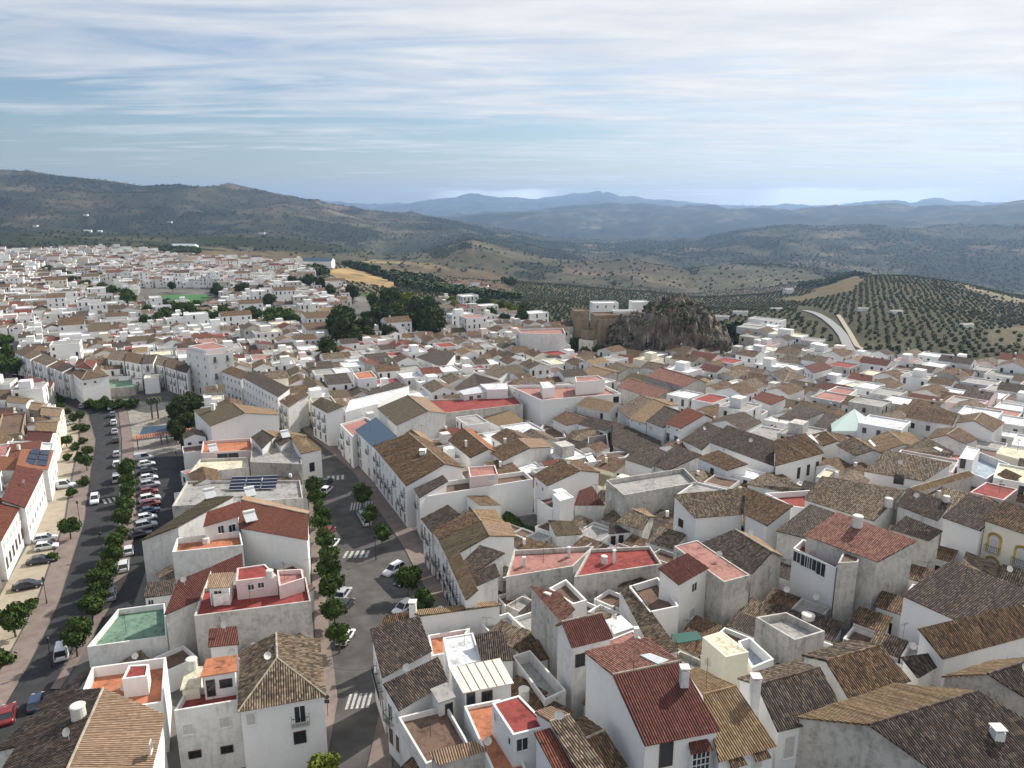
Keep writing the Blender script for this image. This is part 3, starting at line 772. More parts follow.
def house(kind, label, pts, ze, rise, roof, wall, ph=.9, back=1.0, roof2=None, win=(), ch=(), near=True, name='house', cat='house', group=None, zb=None, R=None, auto=True, sw=.3, occ=True, world=False, vals=None):
    """pts: footprint corners A B C D in world (x, y); R: two ridge ends (x, y) for gables, sheds carry their high edge as D C"""
    A, B, C, D = [np.array(p[:2], float) for p in pts]
    q = [A, B, C, D]
    cen = sum(q) / 4
    s = math.hypot(cen[0], cen[1] )
    if zb is None: zb = min(gz(*p) for p in q) - .8
    root = empty(name, (float(cen[0]), float(cen[1]), float(min(gz(*p) for p in q))), 0, label, cat, group)
    off = np.array(root.location)
    if occ: occ_poly(q, 1)
    L = lambda p, z: (p[0] - off[0], p[1] - off[1], z - off[2])
    ins = 0.0 if kind == 'F' else min(.25, .06 * np.linalg.norm(A - C))
    qi = [p + (cen - p) / max(np.linalg.norm(cen - p), .1) * ins * 1.3 for p in q]
    wb = MB()
    tops = [ze] * 4
    if kind == 'S': tops = [ze, ze, ze + rise, ze + rise]
    sub = .10 if kind != 'F' else 0
    edges = []
    for i in range(4):
        j = (i + 1) % 4
        a, b = qi[i], qi[j]
        P = [L(a, zb), L(b, zb), L(b, tops[j] - sub)]
        if kind == 'G' and i in (1, 3):
            r = R[1] if i == 1 else R[0]
            r = r + (cen - r) / max(np.linalg.norm(cen - r), .1) * ins
            P.append(L(r, ze + rise - sub))
        P.append(L(a, tops[i] - sub))
        wb.poly(P)
        t = unit(b - a); n = np.array((t[1], -t[0]))
        if n.dot((a + b) / 2 - cen) < 0: n = -n
        edges.append((a, b, t, n))
    corr = near and kind != 'F'
    if kind == 'F':
        # parapet: top ring, inner faces, then the floor as its own part
        qn = []
        for i in range(4):
            e0, e1 = edges[i - 1], edges[i]
            dn = e0[3] + e1[3]; dn = dn / max(.3, 1 + e0[3].dot(e1[3]))
            qn.append(q[i] - dn * .22)
        for i in range(4):
            j = (i + 1) % 4
            wb.poly([L(q[i], ze), L(q[j], ze), L(qn[j], ze), L(qn[i], ze)])
            wb.poly([L(qn[i], ze), L(qn[j], ze), L(qn[j], ze - ph), L(qn[i], ze - ph)])
        fb = MB(); fb.poly([L(p, ze - ph) for p in qn])
        W_ = wb.build('wall', M[wall], root)
        rf = fb.build('terrace', M[roof], root)
    else:
        W_ = wb.build('wall', M[wall], root)
        rb = MB()
        mats = [M[roof if corr else roof + '_f'] if roof in ROOFS else M[roof]]
        cr = corr and roof in ROOFS
        mats.append((M[roof2 if corr else roof2 + '_f'] if roof2 in ROOFS else M[roof2]) if roof2 else mats[0])
        mats.append(M['mortar'])
        RM = 2 if random.random() < .65 else 0
        if kind == 'S':
            roof_plane(rb, [L(A, ze), L(B, ze), L(C, ze + rise), L(D, ze + rise)], cr)
            if not cr:
                pass
        elif kind == 'G':
            r0, r1 = R
            roof_plane(rb, [L(A, ze), L(B, ze), L(r1, ze + rise), L(r0, ze + rise)], cr)
            roof_plane(rb, [L(C, ze), L(D, ze), L(r0, ze + rise), L(r1, ze + rise)], cr, 1 if roof2 else 0)
            ridge_tube(rb, L(r0, ze + rise + .04), L(r1, ze + rise + .04), RM)
        elif kind == 'H':
            r0, r1 = R
            roof_plane(rb, [L(A, ze), L(B, ze), L(r1, ze + rise), L(r0, ze + rise)], cr)
            roof_plane(rb, [L(B, ze), L(C, ze), L(r1, ze + rise)], cr)
            roof_plane(rb, [L(C, ze), L(D, ze), L(r0, ze + rise), L(r1, ze + rise)], cr)
            roof_plane(rb, [L(D, ze), L(A, ze), L(r0, ze + rise)], cr)
            ridge_tube(rb, L(r0, ze + rise + .04), L(r1, ze + rise + .04), RM)
            for a_, b_ in ((A, r0), (B, r1), (C, r1), (D, r0)): ridge_tube(rb, L(a_, ze + .05), L(b_, ze + rise + .03), RM, .1)
        elif kind == 'K':       # hipped only at the A-B end: ridge runs from R0 (over A-B) to R1 at the back wall
            r0, r1 = R
            roof_plane(rb, [L(A, ze), L(B, ze), L(r0, ze + rise)], cr)
            roof_plane(rb, [L(B, ze), L(C, ze), L(r1, ze + rise), L(r0, ze + rise)], cr, 1 if roof2 else 0)
            roof_plane(rb, [L(D, ze), L(A, ze), L(r0, ze + rise), L(r1, ze + rise)], cr)
            for a_, b_ in ((A, r0), (B, r0)): ridge_tube(rb, L(a_, ze + .05), L(b_, ze + rise + .03), RM, .1)
            ridge_tube(rb, L(r0, ze + rise + .04), L(r1, ze + rise + .04), RM)
        if roof == 'panelroof':
            Aa, Bb, Cc, Dd = [np.array(v) for v in (L(A, ze), L(B, ze), L(C, ze + rise), L(D, ze + rise))]
            mats.append(M['seam'])
            for i in range(1, 6):
                a_ = Aa + (Bb - Aa) * i / 6; b_ = Dd + (Cc - Dd) * i / 6
                rb.tube(a_ + (0, 0, .03), b_ + (0, 0, .03), .035, .035, 4, len(mats) - 1)
        rf = rb.build('roof', mats, root)
    # windows
    lv = lambda p3: np.array(p3) - off
    wn = 0
    for w in win:
        e = w[0]
        a, b, t, n = edges[e]
        t3 = np.array((t[0], t[1], 0)); n3 = np.array((n[0], n[1], 0))
        if w[1] == 'grid':
            _, _, cols, kinds = w[:4]
            Lw = np.linalg.norm(b - a)
            for fi, kd in enumerate(kinds):
                zc = ze - 1.7 - 2.9 * fi
                for c in range(cols):
                    if kd == ' ': continue
                    pos = a + t * Lw * (c + .5) / cols
                    ww, hh = {'b': (.95, 2.1), 'd': (1.1, 2.2), 'w': (.9, 1.2), 's': (.95, 1.3), 'g': (.95, 1.3), 'y': (1.0, 2.0), 'D': (1., 2.1)}[kd]
                    if kd == 'b' and random.random() < .25: kd2 = 's'; hh = 1.3; ww = .9
                    else: kd2 = kd
                    window(root, lv((pos[0], pos[1], zc - (.2 if hh > 2 else 0))), t3, n3, ww, hh, kd2, near and s < 135)
                    wn += 1
        else:
            _, px, py, ww, hh, kd = w[:6]
            d = np.array(ray(px, py))
            k = (a - 0).dot(n) / (d[:2].dot(n)) if abs(d[:2].dot(n)) > 1e-5 else None
            if k is None: continue
            p3 = np.array((0, 0, ZC)) + d * k
            tt = (p3[:2] - a).dot(t); Lw = np.linalg.norm(b - a)
            tt = min(max(tt, ww / 2 + .15), Lw - ww / 2 - .15)
            pos = a + t * tt
            z = min(max(p3[2], zb + hh), tops[0] + rise - hh / 2)
            window(root, lv((pos[0], pos[1], z)), t3, n3, ww, hh, kd, near)
            wn += 1
    if auto and not win:
        for e in range(4):
            a, b, t, n = edges[e]
            mid = (a + b) / 2
            if n.dot(-mid) < 0: continue
            Lw = np.linalg.norm(b - a)
            k = int(Lw / 3.2)
            for c in range(k):
                if random.random() < (.5 if near else .35): continue
                pos = a + t * Lw * (c + .5) / k
                t3 = np.array((t[0], t[1], 0)); n3 = np.array((n[0], n[1], 0))
                kd = random.choice('wwssg') if near else random.choice('wws')
                big = random.random() < .2
                window(root, lv((pos[0], pos[1], ze - 1.9 - (.3 if big else 0) - random.random() * .4)), t3, n3, random.uniform(.7, 1.1), 2.0 if big else random.uniform(.8, 1.3), kd, near and s < 110)
    for c in ch:
        px, py, sz, hh = c[:4]
        zz_ = ze + rise * (c[4] if len(c) > 4 else .6) if kind != 'F' else ze - ph
        p3 = at(px, py, zz_)
        chimney(rf, lv(p3), sz, hh)
    ALLH.append((root, s))
    return root
ROOFS = {'brown', 'dark', 'tan', 'red', 'maroon', 'orange', 'pinkred', 'mott', 'beige', 'olive'}
# houses read off the photograph: eave corners and ridge ends in photograph coordinates, eave height above the ground there
def PH(kind, label, h, rise, c, roof, wall, **k):
    rise *= .74
    A0 = at_h(c[0], c[1], h); ze = A0[2]
    P2 = lambda i, z: at(c[2 * i], c[2 * i + 1], z)[:2]
    A, B = A0[:2], P2(1, ze)
    back = k.pop('back', 1.0)
    R = None
    if kind == 'G':
        r0, r1 = P2(2, ze + rise), P2(3, ze + rise)
        R = (r0, r1); D = r0 + back * (r0 - A); C = r1 + back * (r1 - B)
    elif kind == 'S':
        D, C = P2(2, ze + rise), P2(3, ze + rise)
    elif kind == 'K':
        C, D = P2(2, ze), P2(3, ze); r0, r1 = P2(4, ze + rise), P2(5, ze + rise); R = (r0, r1)
    else:
        C = P2(2, ze)
        D = P2(3, ze) if len(c) > 6 else A + C - B
        if kind == 'H':
            e1, e2 = np.linalg.norm(B - A), np.linalg.norm(C - B)
            if e1 < e2: A, B, C, D = B, C, D, A; e1, e2 = e2, e1
            m0, m1 = (A + D) / 2, (B + C) / 2; u_ = unit(m1 - m0)
            R = (m0 + u_ * e2 * .48, m1 - u_ * e2 * .48)
            if np.linalg.norm(R[1] - m0) < np.linalg.norm(R[0] - m0) + .3: c_ = (m0 + m1) / 2; R = (c_ - u_ * .2, c_ + u_ * .2)
    return house(kind, label, (A, B, C, D), ze, rise, roof, wall, R=R, near=math.hypot(*A) < 175, **k)
# ---------------------------------------------------------------- bottom left block
H = PH
H('G', 'house at the bottom left edge with a large bright beige tiled slope', 8.5, 2.4, (146, 792, 165, 715, 57, 792, 103, 688.5), 'beige', 'clean', roof2='dark', win=[(0, 150, 745, .8, 1.1, 'w')])  # dark tiles on the far slope paint in its shade
H('S', 'low brown tiled lean-to roof in shade along the avenue at bottom left', 5, 2.2, (-8, 752, 84, 671, 38, 742, 93, 668), 'dark', 'white', auto=False)
H('F', 'white walled terrace with brick coloured floor behind the bright beige roof', 7, 0, (72, 716, 163, 702, 166, 657, 92, 667), 'f_orange', 'clean', ph=1.3, auto=False)
H('S', 'small red roofed hut on the white walled terrace at bottom left', 8.2, .5, (124, 677, 146, 674, 129, 664, 150, 661), 'f_red', 'clean', near=None if 0 else True) if 0 else None
H('F', 'small white hut with a plain red top on the brick coloured terrace', 8.0, 0, (122, 679, 147, 676, 149, 664, 129, 665), 'f_red', 'clean', ph=.15, auto=False, occ=False)
H('F', 'white house with wide green terrace floor beside the clipped avenue trees', 6.2, 0, (87, 647, 167, 636, 165, 603, 118, 609), 'f_green', 'white', ph=.8, auto=False)
H('S', 'small white hut with dark tiled roof standing on the green terrace', 7.6, .9, (143, 598, 173, 594, 147, 583, 176, 579.5), 'dark', 'clean', win=[(0, 151, 602, .8, .8, 'w'), (0, 163, 609, .8, 2, 'D')], occ=False)
H('S', 'tall white house with narrow brown red roof right of the green terrace', 9, 1.6, (164, 615, 199, 600, 178, 580, 212, 567), 'maroon', 'white', auto=False)
H('S', 'narrow maroon tiled roof tucked behind the tall wall above the green terrace', 9, 1.6, (199, 587, 243, 569, 206, 569, 242, 553), 'maroon', 'white', auto=False)
H('S', 'white house with long olive brown roof in front of the parked cars row', 8.8, 2.4, (140, 541, 209, 497, 177, 527, 234, 496), 'olive', 'white', auto=False)
H('F', 'tall plain white walled terrace left of the two red tiled roofs', 9, 0, (172, 552, 243, 545, 240, 531, 177, 538), 'f_orange', 'white', ph=1.0, auto=False)
H('S', 'white house with deep red tiled slope and two dark windows above the terrace', 11, 1.8, (203, 527, 240, 516, 207, 512, 240, 501), 'red', 'clean', win=[(0, 221, 531, 1.1, 2.0, 'w'), (0, 232, 528, 1.3, 1.4, 'w')])
H('G', 'wide house with red front slope and beige tiled rear slope by the clipped trees', 9.5, 2.4, (239, 528, 308, 540, 241, 500, 308, 514), 'red', 'clean', roof2='beige', back=.8, auto=False)
H('F', 'house with large bright red terrace floor beside the centre street', 8.6, 0, (194, 616, 311, 601, 306, 577, 203, 588), 'f_red', 'dirty', ph=.5, auto=False)
H('F', 'pinkish white hut with red flat top on the bright red terrace', 11, 0, (236, 581, 277, 576, 265, 564, 237, 568), 'f_red', 'pink', ph=.15, win=[(0, 251, 587, .9, .9, 'w'), (0, 261, 585, .9, .9, 'w')], occ=False)
H('S', 'little white hut with striped pale tile roof at the left of the red terrace', 11, .8, (207, 588, 230, 587, 209, 574, 234, 572), 'beige', 'clean', win=[(0, 218, 593, 1.1, .8, 'w')], occ=False)
H('F', 'low pink walled building with balustrade behind the bright red terrace', 10, 0, (279, 586, 304, 578, 302, 569, 277, 570), 'f_pink', 'pink', ph=.6, auto=False, occ=False)
H('F', 'tall white house at the bottom with red tiled terrace and two shuttered windows', 8.5, 0, (174, 711, 239, 700, 238, 682, 186, 690), 'f_red', 'white', ph=.7, win=[(0, 188, 729, 1.1, 1.3, 's'), (0, 225, 722, 1.2, 1.3, 's'), (0, 195, 754, 1.3, .9, 'g'), (0, 227, 749, 1.3, .9, 'g')])
H('S', 'small white hut with orange sloped roof on the red tiled terrace at the bottom', 10.8, .5, (200, 677, 237, 671, 206, 659, 237, 654), 'f_orange', 'clean', win=[(0, 226, 683, 1.3, 1.0, 'g'), (0, 211, 688, .9, 2.0, 'D')], occ=False)
H('S', 'small hut with dark striped roof patched in red behind the orange hut roof', 10.8, .7, (208, 647, 239, 644, 209, 629, 237, 626), 'maroon', 'clean', auto=False)
H('S', 'pale yellowish corrugated lean-to beside the orange roofed hut', 9.4, .8, (180, 690, 200, 687, 186, 667, 203, 666), 'f_cream', 'cream', auto=False)
H('K', 'corner house with hipped mottled brown roof and balcony at the foot of the centre street', 8.8, 2.6, (238, 712, 326, 696, 319, 639, 241, 651, 277, 658, 276, 633), 'mott', 'clean', win=[(0, 251, 719, .95, 1.4, 's'), (0, 300, 714, 1.2, 2.1, 'b'), (0, 300, 737, 1.3, 1.5, 'g')])
# ---------------------------------------------------------------- block between the parking lane and the centre street
H('G', 'big white gabled house with shaded brown and sunlit tan slopes beside the square', 9.8, 2.6, (210, 426, 193, 410, 245, 413, 233, 403), 'olive', 'clean', roof2='tan', auto=False, ch=[(213, 408, .9, .9, .7)])  # left slope darker, right slope paler: sunlight put into the tile colours
H('F', 'low white building with orange floored terrace below the big white gable', 6.5, 0, (201, 453, 253, 450, 251, 438, 203, 441), 'f_orange', 'pink', ph=.7, win=[(0, 228, 456, 5, 1.6, 'w')])
H('F', 'white terrace house with cluttered cream floor and dirty front wall', 6.2, 0, (188, 474, 249, 467, 247, 457, 200, 459), 'f_cream', 'dirty', ph=.6, auto=False)
H('F', 'grey streaked walled house right of the cluttered cream terrace', 7.5, 0, (250, 462, 302, 464, 300, 450, 252, 447), 'f_grey', 'raw', ph=.4, auto=False)
H('S', 'street house with light brown roof and one tall dark window above the trees', 8.6, 1.6, (301, 454, 322, 449, 289, 434, 306, 436), 'tan', 'clean', win=[(0, 312, 467, 1.3, 2.2, 'D')])
H('G', 'small dark brown gable roof behind the grey streaked wall', 8.5, 1.3, (262, 449, 251, 437, 274, 437, 262, 430), 'dark', 'white', roof2='tan', auto=False)
H('G', 'small dark gable with solar heater beside the light brown street roof', 8.5, 1.2, (280, 446, 270, 437, 294, 437, 282, 431), 'dark', 'white', roof2='tan', auto=False)
H('F', 'white terrace house with blue solar panels and white rail frames', 7.8, 0, (172, 506, 303, 498, 300, 480, 187, 481), 'f_grey', 'dirty', ph=.5, auto=False)
# ---------------------------------------------------------------- row right of the centre street
st = dict(near=None)
H('S', 'narrow street house with brown roof at the far bend of the centre street', 8.5, 1.3, (294, 402.5, 288, 397.5, 309, 395, 304, 390), 'brown', 'white', auto=False)
H('S', 'street house with wide brown two tone roof before the long plain gable wall', 9.5, 2.0, (327, 413, 311, 404, 344, 406, 321, 397), 'olive', 'clean', win=[(0, 'grid', 3, 'bbd')])
H('F', 'long plain white wall of a flat roofed house above the solar panel roof', 9.5, 0, (345, 412, 378, 403.5, 409, 386, 350, 400), 'f_white', 'clean', ph=.3, auto=False)
H('F', 'street house with small pink terrace between the brown roof and blue panels', 8.6, 0, (352, 436, 340, 424, 366, 417, 378, 424), 'f_pink', 'clean', ph=.6, win=[(0, 'grid', 2, 'bbd')])
H('S', 'street house fully covered with blue panels over its roof', 9.2, 1.4, (372, 446, 355, 430, 397, 436, 376, 417), 'blue', 'clean', win=[(0, 'grid', 2, 'bbd')])
H('G', 'long three storey street house with big brown roof and dormer', 9.2, 2.8, (406, 486, 373, 446, 445, 464, 409, 433), 'brown', 'clean', back=.5, win=[(0, 'grid', 8, 'bbd')], ch=[(423, 454, 1.3, .7, .8)])
H('S', 'narrow street house with dark lean-to roof beside the long blank white wall', 8.8, 1.4, (419, 498, 414, 489, 448, 481, 443, 475), 'dark', 'clean', win=[(0, 'grid', 1, 'bb')])
H('F', 'long blank white wall with pink hut behind it above the dark courtyard shrubs', 8.4, 0, (423, 497, 533, 479, 524, 471, 440, 482), 'f_brown', 'clean', ph=.9, auto=False)
H('F', 'small pale pink rooftop hut behind the long blank white wall', 10.2, 0, (470, 477, 498, 474, 495, 465, 468, 467), 'f_pink', 'pink', ph=.3, win=[(0, 491, 474, 1.6, 1.3, 's')], occ=False)
H('S', 'dark roofed terrace house, uppermost of three narrow roofs by the street', 8.4, 2.0, (431, 532, 421, 519, 460, 514, 448, 505), 'dark', 'clean', win=[(0, 'grid', 2, 'bbd')])
H('G', 'narrow brown roofed street house, middle one of three narrow roofs', 8.3, 2.2, (439, 540, 431.5, 531, 481, 521, 472, 509), 'brown', 'clean', roof2='tan', back=.6, win=[(0, 'grid', 2, 'bbd')])
H('G', 'olive roofed street house, lowest of three narrow roofs with beige rear', 8.2, 2.2, (448, 559, 439, 541, 489, 536, 481, 521), 'olive', 'clean', roof2='beige', back=.7, win=[(0, 'grid', 2, 'bbd')])
H('S', 'street house with thin strip of light brown tiles above many balconies', 7.8, 1.5, (466, 600, 448, 560, 478, 590, 459, 551), 'tan', 'clean', win=[(0, 'grid', 5, 'bbd')])
H('S', 'dark dormer roof behind the thin strip of light brown tiles', 9.0, 1.4, (461, 564, 471, 575, 480, 545, 505, 553), 'dark', 'white', auto=False, occ=False)
H('S', 'lowest small dark roof left of the big red terrace', 7.6, 1.2, (473, 588, 500, 576, 467, 577, 495, 563), 'dark', 'white', auto=False)
# ---------------------------------------------------------------- left avenue row
H('S', 'avenue house with brightest orange red roof at the left picture edge', 7.6, 2.2, (1, 541, 23, 502, -34, 532, -4, 497), 'red', 'clean', win=[(0, 'grid', 7, 'sD')])
H('S', 'avenue house with brown and orange roof between the red roof and solar roof', 7.6, 2.4, (25, 508, 43, 471, 1, 500, 17, 465), 'maroon', 'clean', win=[(0, 'grid', 7, 'sw')])
H('S', 'avenue house whose orange roof carries a block of dark solar panels', 7.4, 2.0, (48, 470, 54, 450, 16, 466, 21, 449), 'orange', 'clean', win=[(0, 'grid', 3, 'sw')])
H('S', 'house with orange tiled roof left of the solar panel roof', 7.0, 2.0, (-6, 470, 19, 470, -6, 455, 18, 458), 'orange', 'white', auto=False)
H('F', 'white flat roofed house directly behind the dark solar panels', 7.4, 0, (3, 450, 52, 451, 54, 443, 8, 441), 'f_white', 'clean', ph=.3)
H('G', 'white house with dark red double roof split by a white ridge wall', 7.2, 1.8, (24, 440, 50, 442, 28, 431, 53, 432), 'maroon', 'clean', win=[(0, 40, 446, 1, 1, 'w')])
H('G', 'avenue house with beige roof between the dark red roof and twin gables', 7.4, 1.4, (34, 430, 56, 433, 36, 422, 58, 422), 'tan', 'cream')
H('G', 'avenue house with pinkish tan roof nearest the junction gardens', 7.6, 1.4, (40, 415, 60, 417, 41, 407, 62, 409), 'beige', 'cream')
H('G', 'small pinkish tan roof left of the junction gardens', 7.6, 1.2, (28, 409, 39, 411, 31, 402, 42, 404), 'beige', 'tanwall')
H('G', 'white house with pale yellow roof left end of the junction', 6.5, 1.0, (5, 402, 26, 404, 8, 396, 30, 399), 'tan', 'clean')
H('F', 'brown walled backyard building left of the dark red double roof', 6.5, 0, (-4, 436, 22, 432, 26, 412, 2, 414), 'f_brown', 'tanwall', ph=.5)
# ---------------------------------------------------------------- upper left row and avenue fronts
H('H', 'red hipped roof on the corner house above the avenue junction', 10.5, 1.6, (74, 367, 93, 369, 97, 361, 78, 359), 'red', 'clean')
H('K', 'corner house with brown hipped roof and small windows at the avenue junction', 9.5, 1.8, (81, 380, 109, 375.5, 97, 366, 70, 371, 87, 371, 82, 369), 'brown', 'clean', win=[(0, 85, 384, .9, .9, 'w'), (0, 95, 382, .9, .9, 'w'), (3, 'grid', 5, 'www')])
xs = [(14, 352), (22, 356), (30, 359), (38, 362), (46, 365.5), (54, 368.5), (62, 371.5), (69, 374.5)]
nm = ['white row house at the left end of the curved terrace, nearest the green trees', 'second white row house from the left trees on the curved terrace', 'third white row house from the left trees on the curved terrace', 'fourth white row house of the curved terrace, near its middle',
      'fifth white row house of the curved terrace, just past its middle', 'second last white row house before the brown hipped corner house', 'white row house joined to the brown hipped corner house']
for i in range(7):
    a, b = xs[i], xs[i + 1]
    H('S', nm[i], 9 + .5 * (i % 2), 1.3, (b[0], b[1], a[0], a[1], b[0] + 12, b[1] - 6, a[0] + 12, a[1] - 6), random.choice(['dark', 'brown', 'mott']), 'clean', win=[(0, 'grid', 2, 'bbd')])
xs = [(107, 359), (124, 360.5), (141, 364), (153, 363), (164, 366), (176, 370), (187, 373)]
nm = ['white balcony house just right of the leafy retaining wall', 'second balcony house right of the leafy retaining wall', 'balcony house midway between retaining wall and apartment block, with dark roof', 'balcony house with blinds behind the two palm trees', 'narrow balcony house right of the palm trees', 'white balcony house against the tall apartment block']
for i in range(6):
    a, b = xs[i], xs[i + 1]
    H('S', nm[i], 8.5 + (i % 3) * .5, 1.4, (a[0], a[1], b[0], b[1], a[0] + 4, a[1] - 9, b[0] + 4, b[1] - 9), ['mott', 'brown', 'dark'][i % 3], 'clean', win=[(0, 'grid', 3, 'bbd')])
H('F', 'tall five storey white apartment block with dark railed balconies', 15.5, 0, (186, 350, 208, 355, 233, 352, 212, 345), 'f_pink', 'clean', ph=.7, win=[(0, 'grid', 3, 'wwwwd'), (1, 'grid', 2, 'bbbb')])
H('F', 'reddish tiled roof storey on top of the five storey apartment block', 16.6, 0, (188, 346, 206, 350, 228, 347, 212, 342), 'f_pink', 'clean', ph=.2, auto=False, occ=False)
H('S', 'two storey white house with brown roof right of the apartment block', 9, 1.6, (221, 371.5, 241, 379, 232, 366, 250, 373), 'brown', 'clean', win=[(0, 'grid', 5, 'wwd')])
H('S', 'long three storey white building with grey roof and rows of windows', 10, 1.4, (242, 377, 278, 397, 254, 370, 290, 388), 'dark', 'clean', win=[(0, 'grid', 11, 'www')])
H('S', 'street house with brown roof between the long grey roof and street bend', 8.5, 1.4, (279, 401, 288, 407, 290, 394, 299, 400), 'brown', 'white', win=[(0, 'grid', 2, 'bbd')])
# ---------------------------------------------------------------- centre
H('G', 'big brown gable roof with bright rear slope behind the blue panel roof', 10.2, 2.4, (396, 425.5, 377, 408, 428, 411, 407.5, 395), 'olive', 'white', roof2='beige', back=.6, win=[(0, 388, 418, .6, .6, 'w')])
H('F', 'long grey white walled building with dark red pergola terrace on top', 8.6, 0, (432, 414.5, 523, 404, 515, 396, 425, 400), 'f_red', 'dirty', ph=.4, auto=False)
H('S', 'small rooftop gallery with grey metal roof and two dark windows', 10.4, .8, (464, 395, 487, 392, 459, 391, 478, 386.5), 'metal', 'white', win=[(0, 471, 398, 1.3, 1.3, 'w'), (0, 479, 397, 1.3, 1.3, 'w')], occ=False)
H('F', 'light metal sided rooftop box beside the grey gallery', 11.5, 0, (487, 389.5, 508, 389, 507, 383, 480, 384), 'f_white', 'clean', ph=.1, auto=False, occ=False)
H('S', 'tan striped roof shed left of the large modern white building', 6.5, 1.8, (483, 418, 505, 429, 505, 408, 524, 420), 'tan', 'clean', auto=False)
H('G', 'brown gable roof with orange rear slope in the centre', 7.6, 2.0, (470, 458, 448, 440.5, 489, 449, 462.5, 427.5), 'brown', 'clean', roof2='orange', back=.6, auto=False, ch=[(466, 445, .5, .8)])
H('G', 'small brown gable with pale rear slope left of the orange rear slope', 8.2, 1.6, (410, 448, 398.5, 438, 424, 440, 411, 429.5), 'olive', 'white', roof2='beige', back=.7, auto=False)
H('G', 'dark brown gable beside the long blank white wall, with chimney', 7.8, 1.6, (502, 461, 487, 450, 530.5, 448, 518, 438.5), 'brown', 'white', roof2='beige', back=.8, auto=False, ch=[(505, 443, .6, .8)])
H('F', 'large modern white building with pinkish roof terrace and a grid vent', 11.5, 0, (541, 400, 621, 393.5, 604, 384.5, 507.5, 385), 'f_pink', 'clean', ph=.9, win=[(0, 616, 399.5, 1.8, 1.8, 'g'), (3, 515, 393, .6, .9, 'w'), (3, 520, 395.5, .6, .9, 'w')])
H('F', 'white stair hut at the left of the modern roof terrace', 13.6, 0, (543, 388.5, 555, 387, 549, 381.5, 540, 382), 'f_white', 'clean', ph=.1, auto=False, occ=False)
H('F', 'pinkish rooftop hut with tank at the right of the modern roof terrace', 14.0, 0, (576, 382, 605, 379.5, 598, 375.5, 575, 376.5), 'f_pink', 'clean', ph=.3, auto=False, occ=False)
H('G', 'small brown roofed house tucked in front of the modern white building', 6.4, 1.4, (566, 425.5, 552, 418.5, 591, 420, 566, 411), 'brown', 'clean', back=.6, auto=False)
H('F', 'dark porch terrace between white walls left of the small brown house', 4.5, 0, (530, 441, 566, 437, 561, 426, 545, 422), 'f_brown', 'white', ph=.9, auto=False)
H('S', 'lilac mottled flat-pitched roof below the small brown house', 4.6, 1.6, (556, 450, 592, 438, 572, 431, 608, 425), 'mott', 'white', auto=False)
H('F', 'roofless grey block walled yard in the centre', 4.8, 0, (588, 450, 609, 447, 607, 434, 588, 437), 'f_brown', 'raw', ph=2.2, auto=False)
H('S', 'dark weathered lean-to with long bare wall beside the grey yard', 5.4, 1.4, (612, 445, 657, 461, 613, 420, 661, 441), 'dark', 'raw', auto=False)
H('F', 'lilac white walled yard in front of the dark weathered lean-to', 5.2, 0, (584, 463, 625, 457, 634, 450, 590, 454), 'f_brown', 'white', ph=.5, auto=False)
H('G', 'white gabled house with dark brown roof and two small side windows', 8.4, 2.0, (547, 486, 533, 475, 581, 470.5, 562, 459), 'brown', 'clean', back=.6, win=[(0, 537, 484, .8, .8, 'w'), (0, 543, 489, .8, .8, 'w'), (0, 540, 504, 1.0, 2.4, 'D')])
H('S', 'dark red shed roof beside the tall concrete walled terrace', 5.8, 1.6, (574, 505, 605, 505, 579, 491, 592, 486), 'maroon', 'white', auto=False)
H('F', 'tall white and grey stair tower box in the middle of the picture', 8.6, 0, (560, 501, 574, 497, 565, 491, 553, 494), 'f_white', 'clean', ph=.1, auto=False)
H('S', 'small olive brown lean-to beside the dark courtyard shrubs', 4.6, .9, (556, 536, 583, 534, 548, 520, 574, 521.5), 'olive', 'white', auto=False)
H('F', 'large building with bare concrete walls and cluttered grey roof terrace', 8.4, 0, (624, 495, 698, 482, 684, 468, 606, 480), 'f_grey', 'dirty', ph=.9, win=[(3, 610, 496, .9, 1.1, 's'), (3, 619, 506, .9, 1.4, 's')])
H('S', 'dark mottled roof behind the large concrete terrace, left one', 7.4, 1.8, (624, 459, 651, 468, 648, 444.5, 667, 452), 'dark', 'clean', auto=False)
H('S', 'dark mottled roof behind the large concrete terrace, middle one', 7.0, 1.8, (649, 463, 667, 471, 677, 445.5, 702, 455), 'dark', 'white', auto=False)
H('S', 'white house with dark brown roof and single black door behind the concrete terrace', 7.8, 1.6, (697, 457.5, 727, 470.5, 718, 450, 748, 464), 'brown', 'clean', win=[(0, 712, 473, 1.0, 2.2, 'D')])
H('S', 'low row of sheds with grey tiled roof and three dark doors above the red terrace', 4.8, .9, (608, 534, 641, 531, 609, 524, 637, 522), 'dark', 'clean', win=[(0, 613, 541, .9, 1.9, 'D'), (0, 621, 540, .9, 1.9, 'D'), (0, 638, 538, .9, 1.9, 'D')])
H('G', 'small hipped dark roof directly behind the shed with three doors', 6.0, 1.4, (616, 522, 643, 530, 632, 509, 650, 517), 'mott', 'dirty', roof2='tan', back=.8, auto=False)
H('F', 'house with wide pinkish red terrace and pillars in the middle of the picture', 6.8, 0, (506, 577, 573, 566, 594, 546, 514, 550), 'f_pink', 'dirty', ph=.7, auto=False, ch=[(524, 566, .45, 1.2), (569, 557, .45, 1.4)])
H('F', 'dark red terrace with white tank right of the wide pinkish terrace', 6.6, 0, (574, 577, 662, 564, 650, 546, 590, 549), 'f_red', 'dirty', ph=.5, auto=False, ch=[(614, 563, .45, 1.8)])
H('K', 'courtyard house with regular dark tile grid roof and arched side window', 7.6, 2.0, (695, 518, 673, 495, 746, 488, 744, 514, 683, 505, 745, 501), 'mott', 'white', auto=False) if 0 else None
